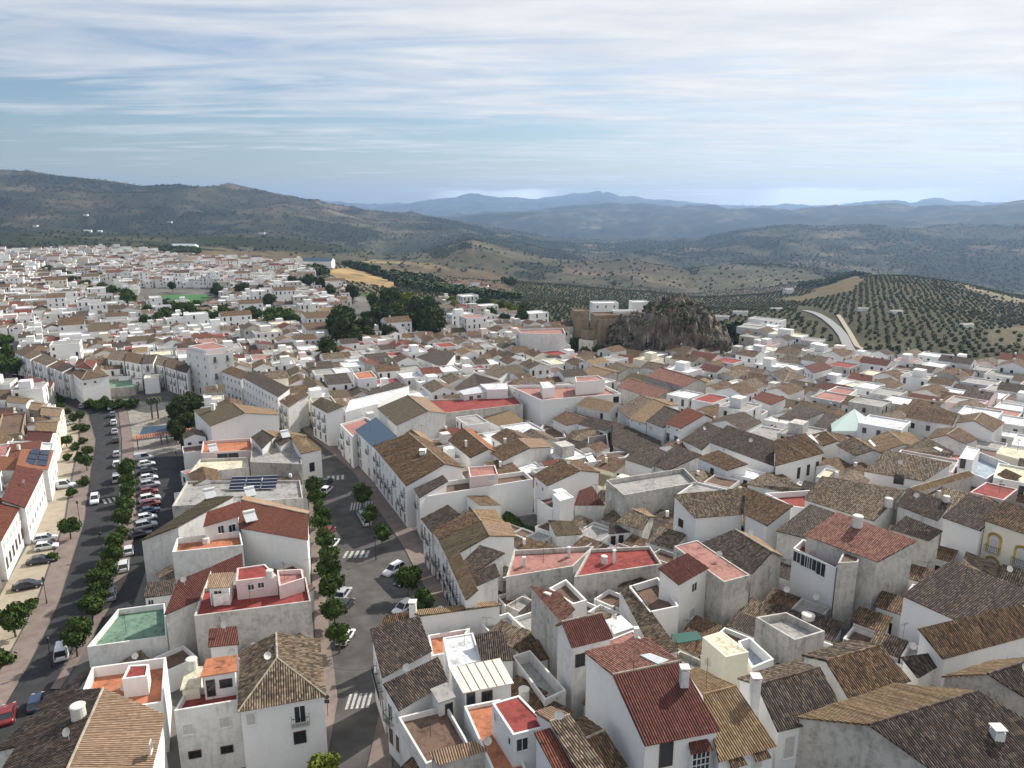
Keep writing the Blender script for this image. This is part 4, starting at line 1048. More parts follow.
H('S', 'courtyard house front wing with regular grid of dark tiles and white gable', 7.6, 2.6, (695, 518, 744, 514, 673, 494.5, 746, 488), 'mott', 'clean', win=[(3, 681, 523, 1.2, 1.4, 'g')])
H('S', 'right wing of the courtyard house with brown tile slope and white verge', 7.6, 2.2, (744, 514, 767, 526, 747, 488, 793, 506), 'brown', 'clean', auto=False)
H('S', 'dark rough roof between the courtyard house and the pink red tiled roof', 7.4, 1.8, (776, 531, 806, 538, 810, 504, 838, 514), 'dark', 'white', auto=False)
H('F', 'white parapet terrace with bright red floor behind the dark rough roof', 6.6, 0, (792, 506, 838, 513, 812, 490, 765, 493), 'f_red', 'clean', ph=1.0, auto=False)
H('S', 'reddish brown roof just behind the white parapet red floor terrace', 6.6, 1.6, (746, 484, 800, 495, 767, 472, 806, 488), 'mott', 'white', auto=False)
H('G', 'big dark mottled roof right of the pink flat roof, with bright rear slope', 8.2, 2.4, (699, 544, 752, 574, 735, 529.5, 772, 552), 'dark', 'dirty', roof2='tan', back=.7, auto=False)
H('F', 'tall grey sided house with long flat pink roof', 8.4, 0, (724, 582, 750, 575, 697, 540, 674, 546), 'f_pink', 'dirty', ph=.12, auto=False)
H('S', 'white house with maroon tiled roof and a single small window', 8.8, 2.0, (679, 585, 709, 568, 658, 568, 687, 553), 'maroon', 'clean', win=[(0, 694, 587, 1.2, 1.3, 'w'), (0, 692, 613, 1.2, 1.5, 's')])
H('F', 'white annex with sunken dark red terrace left of the maroon roof', 6.8, 0, (650, 612, 679, 606, 658, 577, 629, 586), 'f_brown', 'clean', ph=1.0, auto=False)
# ---------------------------------------------------------------- centre bottom
H('G', 'large foreground house with deep red striped roof, bay window and chimney', 8.8, 2.8, (645, 746, 720, 731, 612.5, 675, 681, 661), 'maroon', 'clean', roof2='pinkred', win=[(0, 666, 754, 1.3, 2.5, 'D'), (0, 697, 756, 1.7, 2.0, 'Y')], ch=[(684, 680, .75, 1.1, .95)])
H('G', 'tall white house with deep maroon front slope and barred front window', 9.6, 2.0, (572, 648, 613, 638, 561.5, 622, 602, 613), 'maroon', 'white', roof2='pinkred', back=.6, win=[(0, 580, 660, 1.2, 1.6, 'g')])
H('S', 'long orange tiled wing with skylight on a high blank grey white wall', 9.8, 1.0, (561, 622, 530, 586, 575, 609, 559, 592), 'pinkred', 'dirty', auto=False)
H('F', 'dark sunken roof beside the orange tiled wing', 9.0, 0, (573, 604, 587, 600, 566, 579, 549, 588), 'f_brown', 'clean', ph=.7, auto=False)
H('F', 'house with flat salmon pink roof and small chimney behind the red striped roof', 8.0, 0, (601, 658, 650, 648, 633, 630, 592, 646), 'f_pink', 'white', ph=.12, auto=False, ch=[(636, 637, .5, .9)])
H('S', 'pale ribbed metal roof panel between maroon and salmon roofs', 8.2, .6, (614, 634, 634, 627, 605, 620, 621, 615), 'metal', 'white', auto=False)
H('S', 'long narrow rough brown roof left of the white annex with sunken terrace', 5.6, 1.2, (655, 656, 619, 588, 679, 650, 632, 584), 'mott', 'white', auto=False)
H('F', 'white box house with smooth cream flat top in the right foreground', 8.8, 0, (726, 657, 749, 652, 722, 631, 702.5, 637), 'f_cream', 'cream', ph=.02, auto=False)
H('F', 'small white walled terrace with pale blue floor beside the cream topped box', 6.6, 0, (752, 668, 774, 659, 750, 637, 738, 641), 'f_blue', 'clean', ph=1.2, auto=False)
H('F', 'bare concrete roof terrace with round tank seat behind the pale blue floor', 7.6, 0, (795, 640, 825, 631, 786, 612, 756, 617), 'f_grey', 'dirty', ph=.8, auto=False)
H('G', 'foreground house with wide yellowish beige roof and two tiled window hoods', 7.4, 2.6, (719, 762, 777, 746, 703, 695, 736, 686.5), 'tan', 'clean', roof2='tan', win=[(0, 733, 768, 1.1, 1.5, 'h'), (0, 757, 761, 1.1, 1.5, 'h')])
H('G', 'foreground house with dark grid tiled roof and ledge below two shutters', 7.6, 2.6, (778, 732, 846, 716, 757, 685, 820, 668), 'dark', 'clean', roof2='mott', back=.9, win=[(0, 789, 747, 1.2, 2.4, 's'), (0, 812, 741, 1.2, 2.4, 's')], ch=[(753, 712, .8, 3.6, .2)])
H('G', 'brown grid tiled roof with a sloping white coping wall at its right', 7.8, 2.4, (849, 699, 911, 681, 826, 661, 881, 645), 'brown', 'white', roof2='mott', auto=False)
H('S', 'small dark roof right of the sloping white coping wall', 7.4, 1.4, (918, 678, 941, 664, 901, 657, 931, 653), 'dark', 'clean', auto=False)
H('G', 'huge foreground double roof with light far slope and stained left gable wall', 8.4, 3.2, (960, 790, 1080, 752, 869, 725, 978, 691), 'dark', 'dirty', roof2='tan', back=.85, auto=False, ch=[(996, 740, .9, 1.0, .3)])
H('G', 'right edge house with light brown far slope above a grey stained gable', 9.6, 2.2, (1032, 702, 1090, 682, 988, 674, 1045, 656), 'dark', 'raw', roof2='tan', auto=False)
H('S', 'long dark striped roof with undulating white coping at the right edge', 8.6, 2.6, (943, 659, 1036, 634, 918, 628.5, 1022, 604), 'brown', 'clean', auto=False)
H('S', 'broad dark striped roof below the cream house with yellow windows', 7.4, 2.8, (901, 595, 958, 621, 951, 560, 1046, 598), 'dark', 'clean', auto=False)
H('S', 'tall stained house with pink red tiled roof and glazed rear gallery', 11, 2.4, (804, 535, 878, 562, 837, 512, 917, 541), 'pinkred', 'dirty', auto=False)
H('F', 'white gallery building with row of glazed windows under the pink red roof', 9.4, 0, (793, 548, 836, 568, 846, 560, 803, 539), 'f_red', 'clean', ph=1.0, win=[(0, 797, 557, 1.3, 1.6, 'w'), (0, 805, 561, 1.5, 1.8, 'w'), (0, 812, 564, 1.5, 1.8, 'w'), (0, 821, 569, 1.5, 2.0, 'w')])
H('F', 'narrow beige stained tower wall attached to the glazed gallery', 10, 0, (838, 563, 858, 562, 862, 553, 843, 552), 'f_brown', 'dirty', ph=.2, auto=False, occ=False)
H('S', 'cream house with ochre arched balcony windows at the right edge', 8.8, 2.4, (983, 520, 1046, 541, 1005, 501, 1064, 519), 'brown', 'cream', win=[(0, 994, 545, 1.2, 2.1, 'y'), (0, 1021, 558, 1.2, 2.1, 'y'), (0, 991, 568, 1.2, 2.0, 'y'), (0, 1018, 580, 1.2, 2.0, 'y')])
H('S', 'white house with dark roof joined to the left of the cream arched window house', 8.4, 2.2, (942, 517, 981, 531, 968.5, 494, 1004, 505), 'dark', 'clean', auto=False)
H('S', 'dark roof with white end wall behind the pink red tiled roof', 8.0, 1.8, (890, 529, 929, 541, 906, 516, 943, 531), 'dark', 'dirty', auto=False)
H('S', 'dark roof carrying nothing, right behind the two pale round tanks', 7.4, 2.0, (896, 505, 938, 521, 909, 488, 951, 503), 'dark', 'white', auto=False)
H('S', 'wide light mottled roof of the cloister house, front slope facing the camera', 8.2, 3.0, (803, 499, 874, 521, 822, 476, 905, 490), 'mott', 'white', auto=False)
H('S', 'rear slope of the cloister house above its white inner court wall', 8.4, 2.8, (863, 471, 924, 481, 888, 450, 952, 463), 'mott', 'clean', win=[(0, 899, 479, 1.7, 2.0, 'D')])
H('G', 'narrow light roof ridge along the dirty outer wall of the cloister house', 8.0, .9, (918, 492, 974, 475, 910, 488, 968, 471), 'tan', 'dirty', auto=False)
# ---------------------------------------------------------------- right centre
H('G', 'long barn-like roof with pale strip below the castle rock', 9.6, 2.2, (684, 387, 645, 376, 699, 379, 661, 367.5), 'pinkred', 'dirty', roof2='f_cream' if 0 else None, back=.6, auto=False)
H('G', 'reddish brown long roof left below the barn-like roof', 8.0, 2.0, (657, 399, 617, 387, 669, 389.5, 628, 377.5), 'pinkred', 'dirty', back=.7, auto=False)
H('G', 'ochre tan gable roof left of the castle rock foot', 7.6, 1.6, (601, 378, 581, 372, 613, 371.5, 592, 366), 'tan', 'dirty', auto=False)
H('G', 'mottled gable roof directly below the castle ruin walls', 7.6, 1.6, (618, 374, 602, 367.5, 630, 367.5, 616, 362), 'mott', 'dirty', auto=False)
H('G', 'dark roof row house left of the tan roofed row house', 8.0, 2.2, (629, 419, 617, 409, 653, 400, 640, 395), 'mott', 'white', back=.5, auto=False)
H('G', 'tan roofed row house in the street of small oval windows', 8.0, 2.2, (646, 424, 629, 418, 669, 405, 653, 399), 'tan', 'clean', back=.5, win=[(0, 632, 421, .6, .4, 'w'), (0, 640, 424, .6, .4, 'w')])
H('G', 'dark roofed row house beside the red metal roof', 8.2, 2.2, (664, 428, 646, 421, 680, 412, 664, 406), 'dark', 'clean', back=.5, win=[(0, 651, 428, 1.4, 1.2, 's')])
H('G', 'row house with smooth red roof and two oval windows', 8.6, 2.4, (681, 428.5, 665, 423.5, 705, 414.5, 687, 407.5), 'red', 'clean', back=.4, win=[(0, 669, 427, .6, .5, 'w'), (0, 677, 430, .6, .5, 'w'), (0, 668, 437, 1.2, 2.2, 'b'), (0, 676, 440, 1.2, 2.2, 'b')])
H('S', 'dark rough roof right of the smooth red row roof', 7.4, 1.8, (682, 440, 702, 450, 707, 422, 723, 429), 'dark', 'clean', auto=False)
H('S', 'long white building with long dark roof and white verge line', 8.0, 2.6, (709, 442, 774, 466, 727, 425, 775, 441), 'dark', 'clean', auto=False)
H('S', 'right wing of the long white building, lighter brown slope, three tall windows', 8.0, 2.6, (775.5, 466, 824, 453, 775, 440, 805, 433), 'brown', 'clean', win=[(0, 798.5, 473, .9, 2.4, 'D'), (0, 808, 470, .9, 2.4, 'D'), (0, 817, 466, .9, 2.0, 'D')])
H('G', 'small brown roof with white skylight strip behind the long white building', 6.8, 1.4, (823, 446, 806, 436, 838, 441, 825, 431), 'brown', 'clean', auto=False)
H('G', 'brown roof with grey panels beside the glass pyramid', 7.0, 1.8, (855, 456, 836, 445, 874, 450, 853, 437), 'mott', 'white', auto=False)
H('G', 'light mottled roof right of the glass pyramid', 7.2, 1.8, (880, 452, 864, 441, 905, 444, 888, 431), 'tan', 'white', auto=False)
H('S', 'dark tiled roof in front of the hipped brick red house', 6.8, 1.8, (777, 418, 803, 421, 800, 405, 825, 412), 'dark', 'white', auto=False)
H('S', 'small dark roof between the dark tiled roof and glass pyramid', 6.6, 1.6, (814, 425, 829, 429, 825, 413, 838, 416), 'dark', 'white', auto=False)
H('S', 'white house with smooth brick red roof right of the white flat roofs', 8.0, 1.6, (752, 398, 771, 405, 762, 391, 787, 398), 'red', 'clean', win=[(0, 754, 404, .9, 1.1, 'w'), (0, 761, 406, .9, 1.1, 'w')])
H('F', 'white flat roofed house with small terrace left of the brick red roof', 6.8, 0, (718, 404, 757, 417, 768, 411, 735, 400), 'f_brown', 'clean', ph=.7, win=[(0, 724, 411, 1.0, 1.0, 's'), (0, 734, 414, 1.2, 1.2, 's')])
H('F', 'cream white flat roofed house with two windows below the shrubs', 7.2, 0, (721, 383, 751, 392, 765, 387, 738, 379), 'f_white', 'cream', ph=.5, win=[(0, 725.5, 391, .9, 1.2, 'w'), (0, 732, 393, .9, 1.2, 'w')])
H('H', 'round fronted house with reddish beige roof', 7.6, 1.6, (784, 382, 807, 377, 787, 366, 772, 372), 'mott', 'clean')
H('S', 'white house with rust red roof above the small black roof', 9, 1.4, (814, 373, 833, 368, 804, 366, 823, 361), 'maroon', 'clean', win=[(3, 'grid', 3, 'ww')])
H('S', 'small near black roof below the rust red roof', 7.8, 1.0, (821, 383, 837, 378.5, 815, 379.5, 829, 374.5), 'dark', 'clean', auto=False)
H('F', 'white house with flat coral red terrace and dark parapet', 8.4, 0, (847, 397, 857, 389.5, 837, 386, 825, 392), 'f_pink', 'clean', ph=.4, auto=False)
H('S', 'brown roofed house with white side wall at the right centre', 7.4, 2.0, (890, 413, 914, 423, 904, 403, 926, 413), 'brown', 'clean', auto=False)
H('S', 'brown roof sloping to the narrow lane right centre', 7.0, 1.8, (925, 413, 941, 423, 933, 404, 952, 412), 'brown', 'white', auto=False)
H('G', 'wide gabled house with white gable wall and brown slopes at the right', 8.0, 2.2, (993.5, 432, 1005, 422, 974, 420.5, 982, 412), 'brown', 'clean', auto=False)
H('G', 'gabled house with white ridge line just left of the wide gabled house', 7.4, 2.0, (966, 444, 979, 439, 946.5, 435, 958.5, 427), 'brown', 'white', auto=False)
H('S', 'broad brown roof with one bright skylight near the cloister house', 7.2, 2.4, (900, 451, 944, 463, 926, 437, 954, 452), 'mott', 'white', auto=False)
H('F', 'white terrace house with blue grey floor and bright parapets at the right', 7.0, 0, (955, 466, 986, 479, 1010, 464, 980, 452), 'f_blue', 'white', ph=1.4, auto=False)
H('F', 'white rooftop hut with antennas on the blue grey terrace', 9.6, 0, (959, 458, 973, 460, 980, 449, 967, 446), 'f_white', 'clean', ph=.15, win=[(0, 963, 461, .9, 1.9, 'D')], occ=False)
H('F', 'house with flat pale yellow roof at the right edge', 7.0, 0, (996, 453, 1030, 462, 1034, 451, 1002, 446), 'f_cream', 'cream', ph=.1, auto=False)
H('S', 'small brown roof below the pale yellow flat roof', 7.0, 1.2, (997, 475, 1011, 482, 1006, 469, 1022, 476), 'brown', 'clean', win=[(1, 1016, 481, .9, .9, 'w')])
H('F', 'pinkish walled terrace with dark red awning at the right edge', 6.6, 0, (970, 492, 1004, 500, 1018, 489, 986, 482), 'f_red', 'pink', ph=.2, auto=False)
H('S', 'street house with wide dark roof behind white balcony gable, upper centre', 8.0, 2.0, (416, 357, 444, 367.5, 436, 349.5, 456, 353), 'dark', 'clean', win=[(0, 'grid', 4, 's')])
H('F', 'tall pale grey apartment block with blank wall left of the castle rock', 13.5, 0, (521, 333, 565.5, 334, 563, 328, 516, 329), 'f_pink', 'white', ph=.7, win=[(3, 'grid', 1, 'bbb')])
H('S', 'brown roof with orange edge in front of the pale grey apartment block', 7.0, 1.6, (483, 373, 499, 378, 496, 363.5, 510, 370), 'mott', 'clean', auto=False)
H('S', 'long dark roof between the white walls above the grey gallery', 6.8, 2.2, (447, 393, 478, 385, 474, 373.5, 501, 381), 'dark', 'white', auto=False)
H('S', 'long dark brown roof on the big white wall above the blue panels', 7.8, 1.8, (365, 393.5, 377, 398, 396, 380.5, 407, 385), 'dark', 'clean', auto=False)
H('F', 'white box house with small orange roof terrace', 9.4, 0, (358, 379, 377, 377, 371, 370.5, 353, 373), 'f_orange', 'clean', ph=.3)
# ---------------------------------------------------------------- right of the centre street, bottom
H('S', 'long low white wall with thin tiled roof beside the orange floored yard', 5.6, 1.0, (494, 601, 409, 611.5, 502, 605, 420, 616), 'tan', 'clean', auto=False, ch=[(413, 612, .9, 1.3, .5)])
H('S', 'short brown tiled roof at the street end of the long low white wall', 6.0, .9, (379, 626, 417, 617, 386, 615, 410, 611), 'brown', 'white', auto=False)
H('S', 'dark brown tiled house with white triangular side wall above the lower dark roof', 7.6, 2.2, (382, 678, 432, 651, 370, 629, 419, 616), 'dark', 'clean', win=[(3, 'grid', 4, 'bd')])
H('S', 'lower dark tiled roof below the white triangular side wall', 7.2, 1.6, (399, 711, 448, 682, 383, 684, 438, 657), 'dark', 'clean', win=[(3, 'grid', 2, 'bd')])
H('F', 'bright orange floored yard behind the long low white wall', 4.4, 0, (432, 656, 452, 652, 470, 628, 428, 635), 'f_orange', 'clean', ph=.5, auto=False)
H('F', 'blank white roofed block left of the dark striped roof', 6.4, 0, (449, 668, 482, 660, 473, 632.5, 443, 637.5), 'f_white', 'clean', ph=.15, auto=False)
H('S', 'dark striped roof next to the blank white block', 6.2, 1.4, (482, 662, 515, 660, 474, 635, 501, 630), 'dark', 'clean', auto=False)
H('S', 'white house with cream panel roof and rusty seams', 7.6, .7, (463, 693, 514, 683, 449, 668, 500, 658), 'panelroof', 'clean', win=[(0, 469.5, 702, .95, 2.2, 'D', ), (0, 487, 696, 1.2, 1.3, 'g')])
H('F', 'orange tiled terrace in front of the cream panel roofed house', 4.9, 0, (495, 776, 527, 771, 500, 699, 464, 706), 'f_orange', 'clean', ph=.4, auto=False)
H('F', 'white hut with red flat roof and round tank on top', 8.0, 0, (513, 735, 549.5, 726, 519, 695, 492, 703), 'f_red', 'clean', ph=.12, win=[(0, 522, 744, 1.2, 1.4, 'w'), (3, 496, 717, .6, .9, 'w'), (3, 510, 741, .6, .9, 'w')])
H('S', 'low shed with pale and dark striped tile roof at the bottom', 6.2, .8, (438, 765, 488, 750, 428, 752, 475, 741), 'beige', 'dirty', auto=False)
H('F', 'dark weathered patio terrace left of the orange tiled terrace', 5.6, 0, (426, 764, 470, 745, 447, 705, 398, 717), 'f_brown', 'white', ph=.6, auto=False)
H('S', 'small grey concrete roofed hut beside the dark weathered patio', 7.4, .4, (438.5, 703, 456, 697, 430, 689, 447, 682), 'f_grey', 'white', win=[(0, 450, 711, .9, 2.0, 'D')])
H('S', 'narrow red striped roof right of the red topped hut', 6.8, 1.4, (566, 792, 592, 784, 534, 733, 550, 728), 'red', 'clean', auto=False)
H('G', 'grey striped roof framed by white parapet lines at the bottom', 7.0, 1.8, (585, 786, 610, 774, 550, 722, 570, 715), 'mott', 'clean', roof2='beige', back=.5, auto=False)
H('G', 'dark rusty brown roof below the high white gable wall', 5.6, 1.4, (601, 776, 628, 766, 585, 739, 605, 730), 'brown', 'white', roof2='brown', auto=False)
H('F', 'low grey walled yard at the foot of the high blank wall', 4.4, 0, (545, 700, 566, 690, 530, 650, 512, 656), 'f_grey', 'white', ph=1.4, auto=False)
# ---------------------------------------------------------------- the rest of the town: rows of small white houses
LANDM = [('the big modern white building', -6, 190), ('the castle rock', 75, 300), ('the grey apartment block', 20, 330), ('the five storey apartment block', -150, 235), ('the football pitch', -250, 545), ('the wooded hill park', -75, 440),
         ('the glass pyramid', 68, 155), ('the centre street bend', -50, 190), ('the country road', 150, 330), ('the long three windowed white building', 48, 145), ('the right edge of the town', 190, 260), ('the curved left terrace', -190, 290), ('the concrete roof terrace', 18, 140), ('the bright red terrace', -35, 105), ('the cloister house', 62, 125)]
SPEC = []
FW = np.array([((1 - a) * (1 - b), a * (1 - b), a * b, (1 - a) * b) for a in (.06, .28, .5, .72, .94) for b in (.06, .28, .5, .72, .94)])
def free(poly, fr=.12):
    p = np.array(poly); c = p.mean(0)
    g_ = FW @ p
    if g_[:, 1].min() < 5 or abs(g_[:, 0]).max() > 880: return False
    i, j = occ_idx(g_[:, 0], g_[:, 1])
    if i.max() > 899 or j.max() > 999 or i.min() < 0: return False
    return OCC[i, j].mean() <= fr
def intown(x, y):
    px, py, d = proj(x, y, gz(x, y))
    if d < 20 or px < -70 or px > 1100 or py > 830: return False
    return bool(inpoly(np.array([px]), np.array([py]), TOWN)[0])
def fill(ang, region, dep, wid, period, hr, umax=1300, fr=.12, jit=0.0, seed=1, block=62):
    rnd = random.Random(seed)
    ca, sa = math.cos(ang), math.sin(ang)
    ex = np.array((ca, sa)); ey = np.array((-sa, ca))
    v = -1400.0
    while v < 1500:
        for side in (0, 1):
            if min(math.hypot(*(ey * v)), 9e9) > 1360: continue
            u = -1400.0 + rnd.random() * 8
            nb = rnd.randint(6, 10)
            while u < 1400:
                w = rnd.uniform(*wid); dp = dep * rnd.uniform(.85, 1.1)
                h = rnd.uniform(*hr)
                if v * v + u * u > 330 ** 2 and rnd.random() < .10 and hr[1] > 7: h += rnd.uniform(2.5, 6); w *= rnd.uniform(1.2, 1.9)
                v0 = v + side * dep
                a = ex * u + ey * v0
                c = a + ex * w / 2 + ey * dp / 2
                nb -= 1
                if c[1] < 12 or abs(c[0]) > c[1] * .85 + 40:
                    u += w + .05
                    if nb <= 0: u += 3; nb = rnd.randint(5, 10)
                    continue
                if 12 < c[1] < 1350 and abs(c[0]) < 860 and region(c[0], c[1]):
                    tw = (float(vnoise(c[0] / 120 + 9, c[1] / 120)) - .5) * .28 if jit else 0
                    t1 = np.array((math.cos(ang + tw), math.sin(ang + tw))); t2 = np.array((-t1[1], t1[0]))
                    if jit: c = c + (rnd.random() - .5, rnd.random() - .5)
                    poly = [c - t1 * w / 2 - t2 * dp / 2, c + t1 * w / 2 - t2 * dp / 2, c + t1 * w / 2 + t2 * dp / 2, c - t1 * w / 2 + t2 * dp / 2]
                    rc = math.hypot(*c)
                    if rc < 135 and (w * dp > 26): u += w; continue
                    if rc < 135: h = min(h, 3.4)
                    if free(poly, fr) and intown(*c):
                        occ_poly(poly, 1, shrink=.5)
                        SPEC.append((math.hypot(*c), c, poly, w, dp, h, t1, t2, rnd.random(), rnd.random(), rnd.random()))
                u += w + .05
                if nb <= 0: u += rnd.uniform(2.5, 4); nb = rnd.randint(5, 10)
        v += period
LEFT = math.radians(26); RIGHT = math.radians(-42)
def sideL(x, y): return x < 8 + (y - 120) * .12
near_ok = lambda x, y: math.hypot(x, y) < 300
fill(LEFT, lambda x, y: sideL(x, y) and y > 60, 9.5, (5.5, 9), 23.5, (5.5, 8.6), seed=3, jit=1)
fill(RIGHT, lambda x, y: not sideL(x, y) and y > 60, 9.5, (6, 10.5), 22.5, (5.8, 9.6), seed=4, jit=1)
fill(LEFT, lambda x, y: sideL(x, y) and 60 < y < 700, 6, (4.5, 6), 7.5, (4.6, 6.6), seed=5, fr=.2, jit=1)
fill(RIGHT, lambda x, y: not sideL(x, y) and 60 < y < 420, 6, (4.5, 6), 7.5, (4.4, 6.0), seed=6, fr=.2, jit=1)
fill(RIGHT, lambda x, y: math.hypot(x, y) < 240, 3.6, (3.2, 4.5), 4.2, (3.0, 4.4), seed=8, fr=.18)
fill(LEFT, lambda x, y: x < 10 and 70 < y < 300, 3.6, (3.2, 4.5), 4.2, (3.0, 4.4), seed=9, fr=.18)
SPEC.sort(key=lambda q: q[0])
NIND = max(0, 290 - len(ALLH))
RK = ['brown', 'dark', 'mott', 'olive', 'brown', 'mott', 'dark', 'tan', 'brown', 'olive', 'dark', 'red', 'maroon', 'mott']
FK = ['f_white', 'f_grey', 'f_white', 'f_pink', 'f_grey', 'f_white', 'f_grey', 'f_brown', 'f_white', 'f_grey', 'f_grey', 'f_cream', 'f_white', 'f_red']
RW = {'brown': 'brown', 'dark': 'dark brown', 'mott': 'mottled brown', 'olive': 'olive brown', 'tan': 'tan', 'red': 'red', 'maroon': 'dark red',
      'f_white': 'flat white', 'f_pink': 'flat pink', 'f_red': 'flat red', 'f_grey': 'flat grey', 'f_orange': 'flat orange', 'f_cream': 'flat cream', 'f_brown': 'flat brown'}
ORD = ['first', 'second', 'third', 'fourth', 'fifth', 'sixth', 'seventh', 'eighth', 'ninth', 'tenth', 'eleventh', 'twelfth', 'thirteenth', 'fourteenth', 'fifteenth', 'sixteenth', 'seventeenth', 'eighteenth', 'nineteenth', 'twentieth']
def pick(q):
    r, c, poly, w, dp, h, t1, t2, a, b, e = q
    small = min(w, dp) < 4.6
    if r < 140: return ('S', ['dark', 'brown', 'mott'][int(b * 3)]) if a < .6 else ('F', ['f_grey', 'f_brown', 'f_grey', 'f_brown'][int(b * 4)])
    if (a < (.40 if c[0] < 40 or r < 170 else .52) and not small) or (small and a < .7): return 'F', FK[int(b * len(FK))]
    return ('S' if small or a < .5 else 'G'), RK[int(b * len(RK)) if e < .8 else 0]
def kinfo(q):
    px, py, d = proj(q[1][0], q[1][1], gz(*q[1]) + q[5])
    return px, py
vis = [q for q in SPEC if -5 < kinfo(q)[0] < 1030 and kinfo(q)[1] < 775]
ind = vis[:NIND]; ids = {id(q) for q in ind}
by = {}
for q in ind:
    lm = min(LANDM, key=lambda l: math.hypot(q[1][0] - l[1], q[1][1] - l[2]))[0]
    k, rf = pick(q)
    by.setdefault((lm, rf), []).append(q)
for (lm, rf), L in by.items():
    L.sort(key=lambda q: kinfo(q)[0])
    for n_, q in enumerate(L):
        r, c, poly, w, dp, h, t1, t2, a, b, e = q
        k, rf = pick(q)
        ze = gz(*c) + h; rise = min(w, dp) * .2
        wl = ['clean', 'white', 'clean', 'dirty'][int(e * 4)]
        if len(L) == 1: pos = 'only such one near ' + lm
        else: pos = (ORD[n_] if n_ < 20 else 'last') + ' such from the left near ' + lm
        lab = '%s roofed house, %s' % (RW[rf], pos)
        P_ = [tuple(p) for p in poly]
        R_ = None
        if k == 'G':
            if w > dp or e < .5: R_ = ((poly[0] + poly[3]) / 2, (poly[1] + poly[2]) / 2)
            else: P_ = [poly[1], poly[2], poly[3], poly[0]]; R_ = ((poly[0] + poly[1]) / 2, (poly[2] + poly[3]) / 2)
            if not (w > dp or e < .5): pass
        house(k, lab, P_, ze, rise if k != 'F' else 0, rf, wl, ph=.6, R=R_, near=r < 165, occ=False, group='small houses filling the blocks of the town')
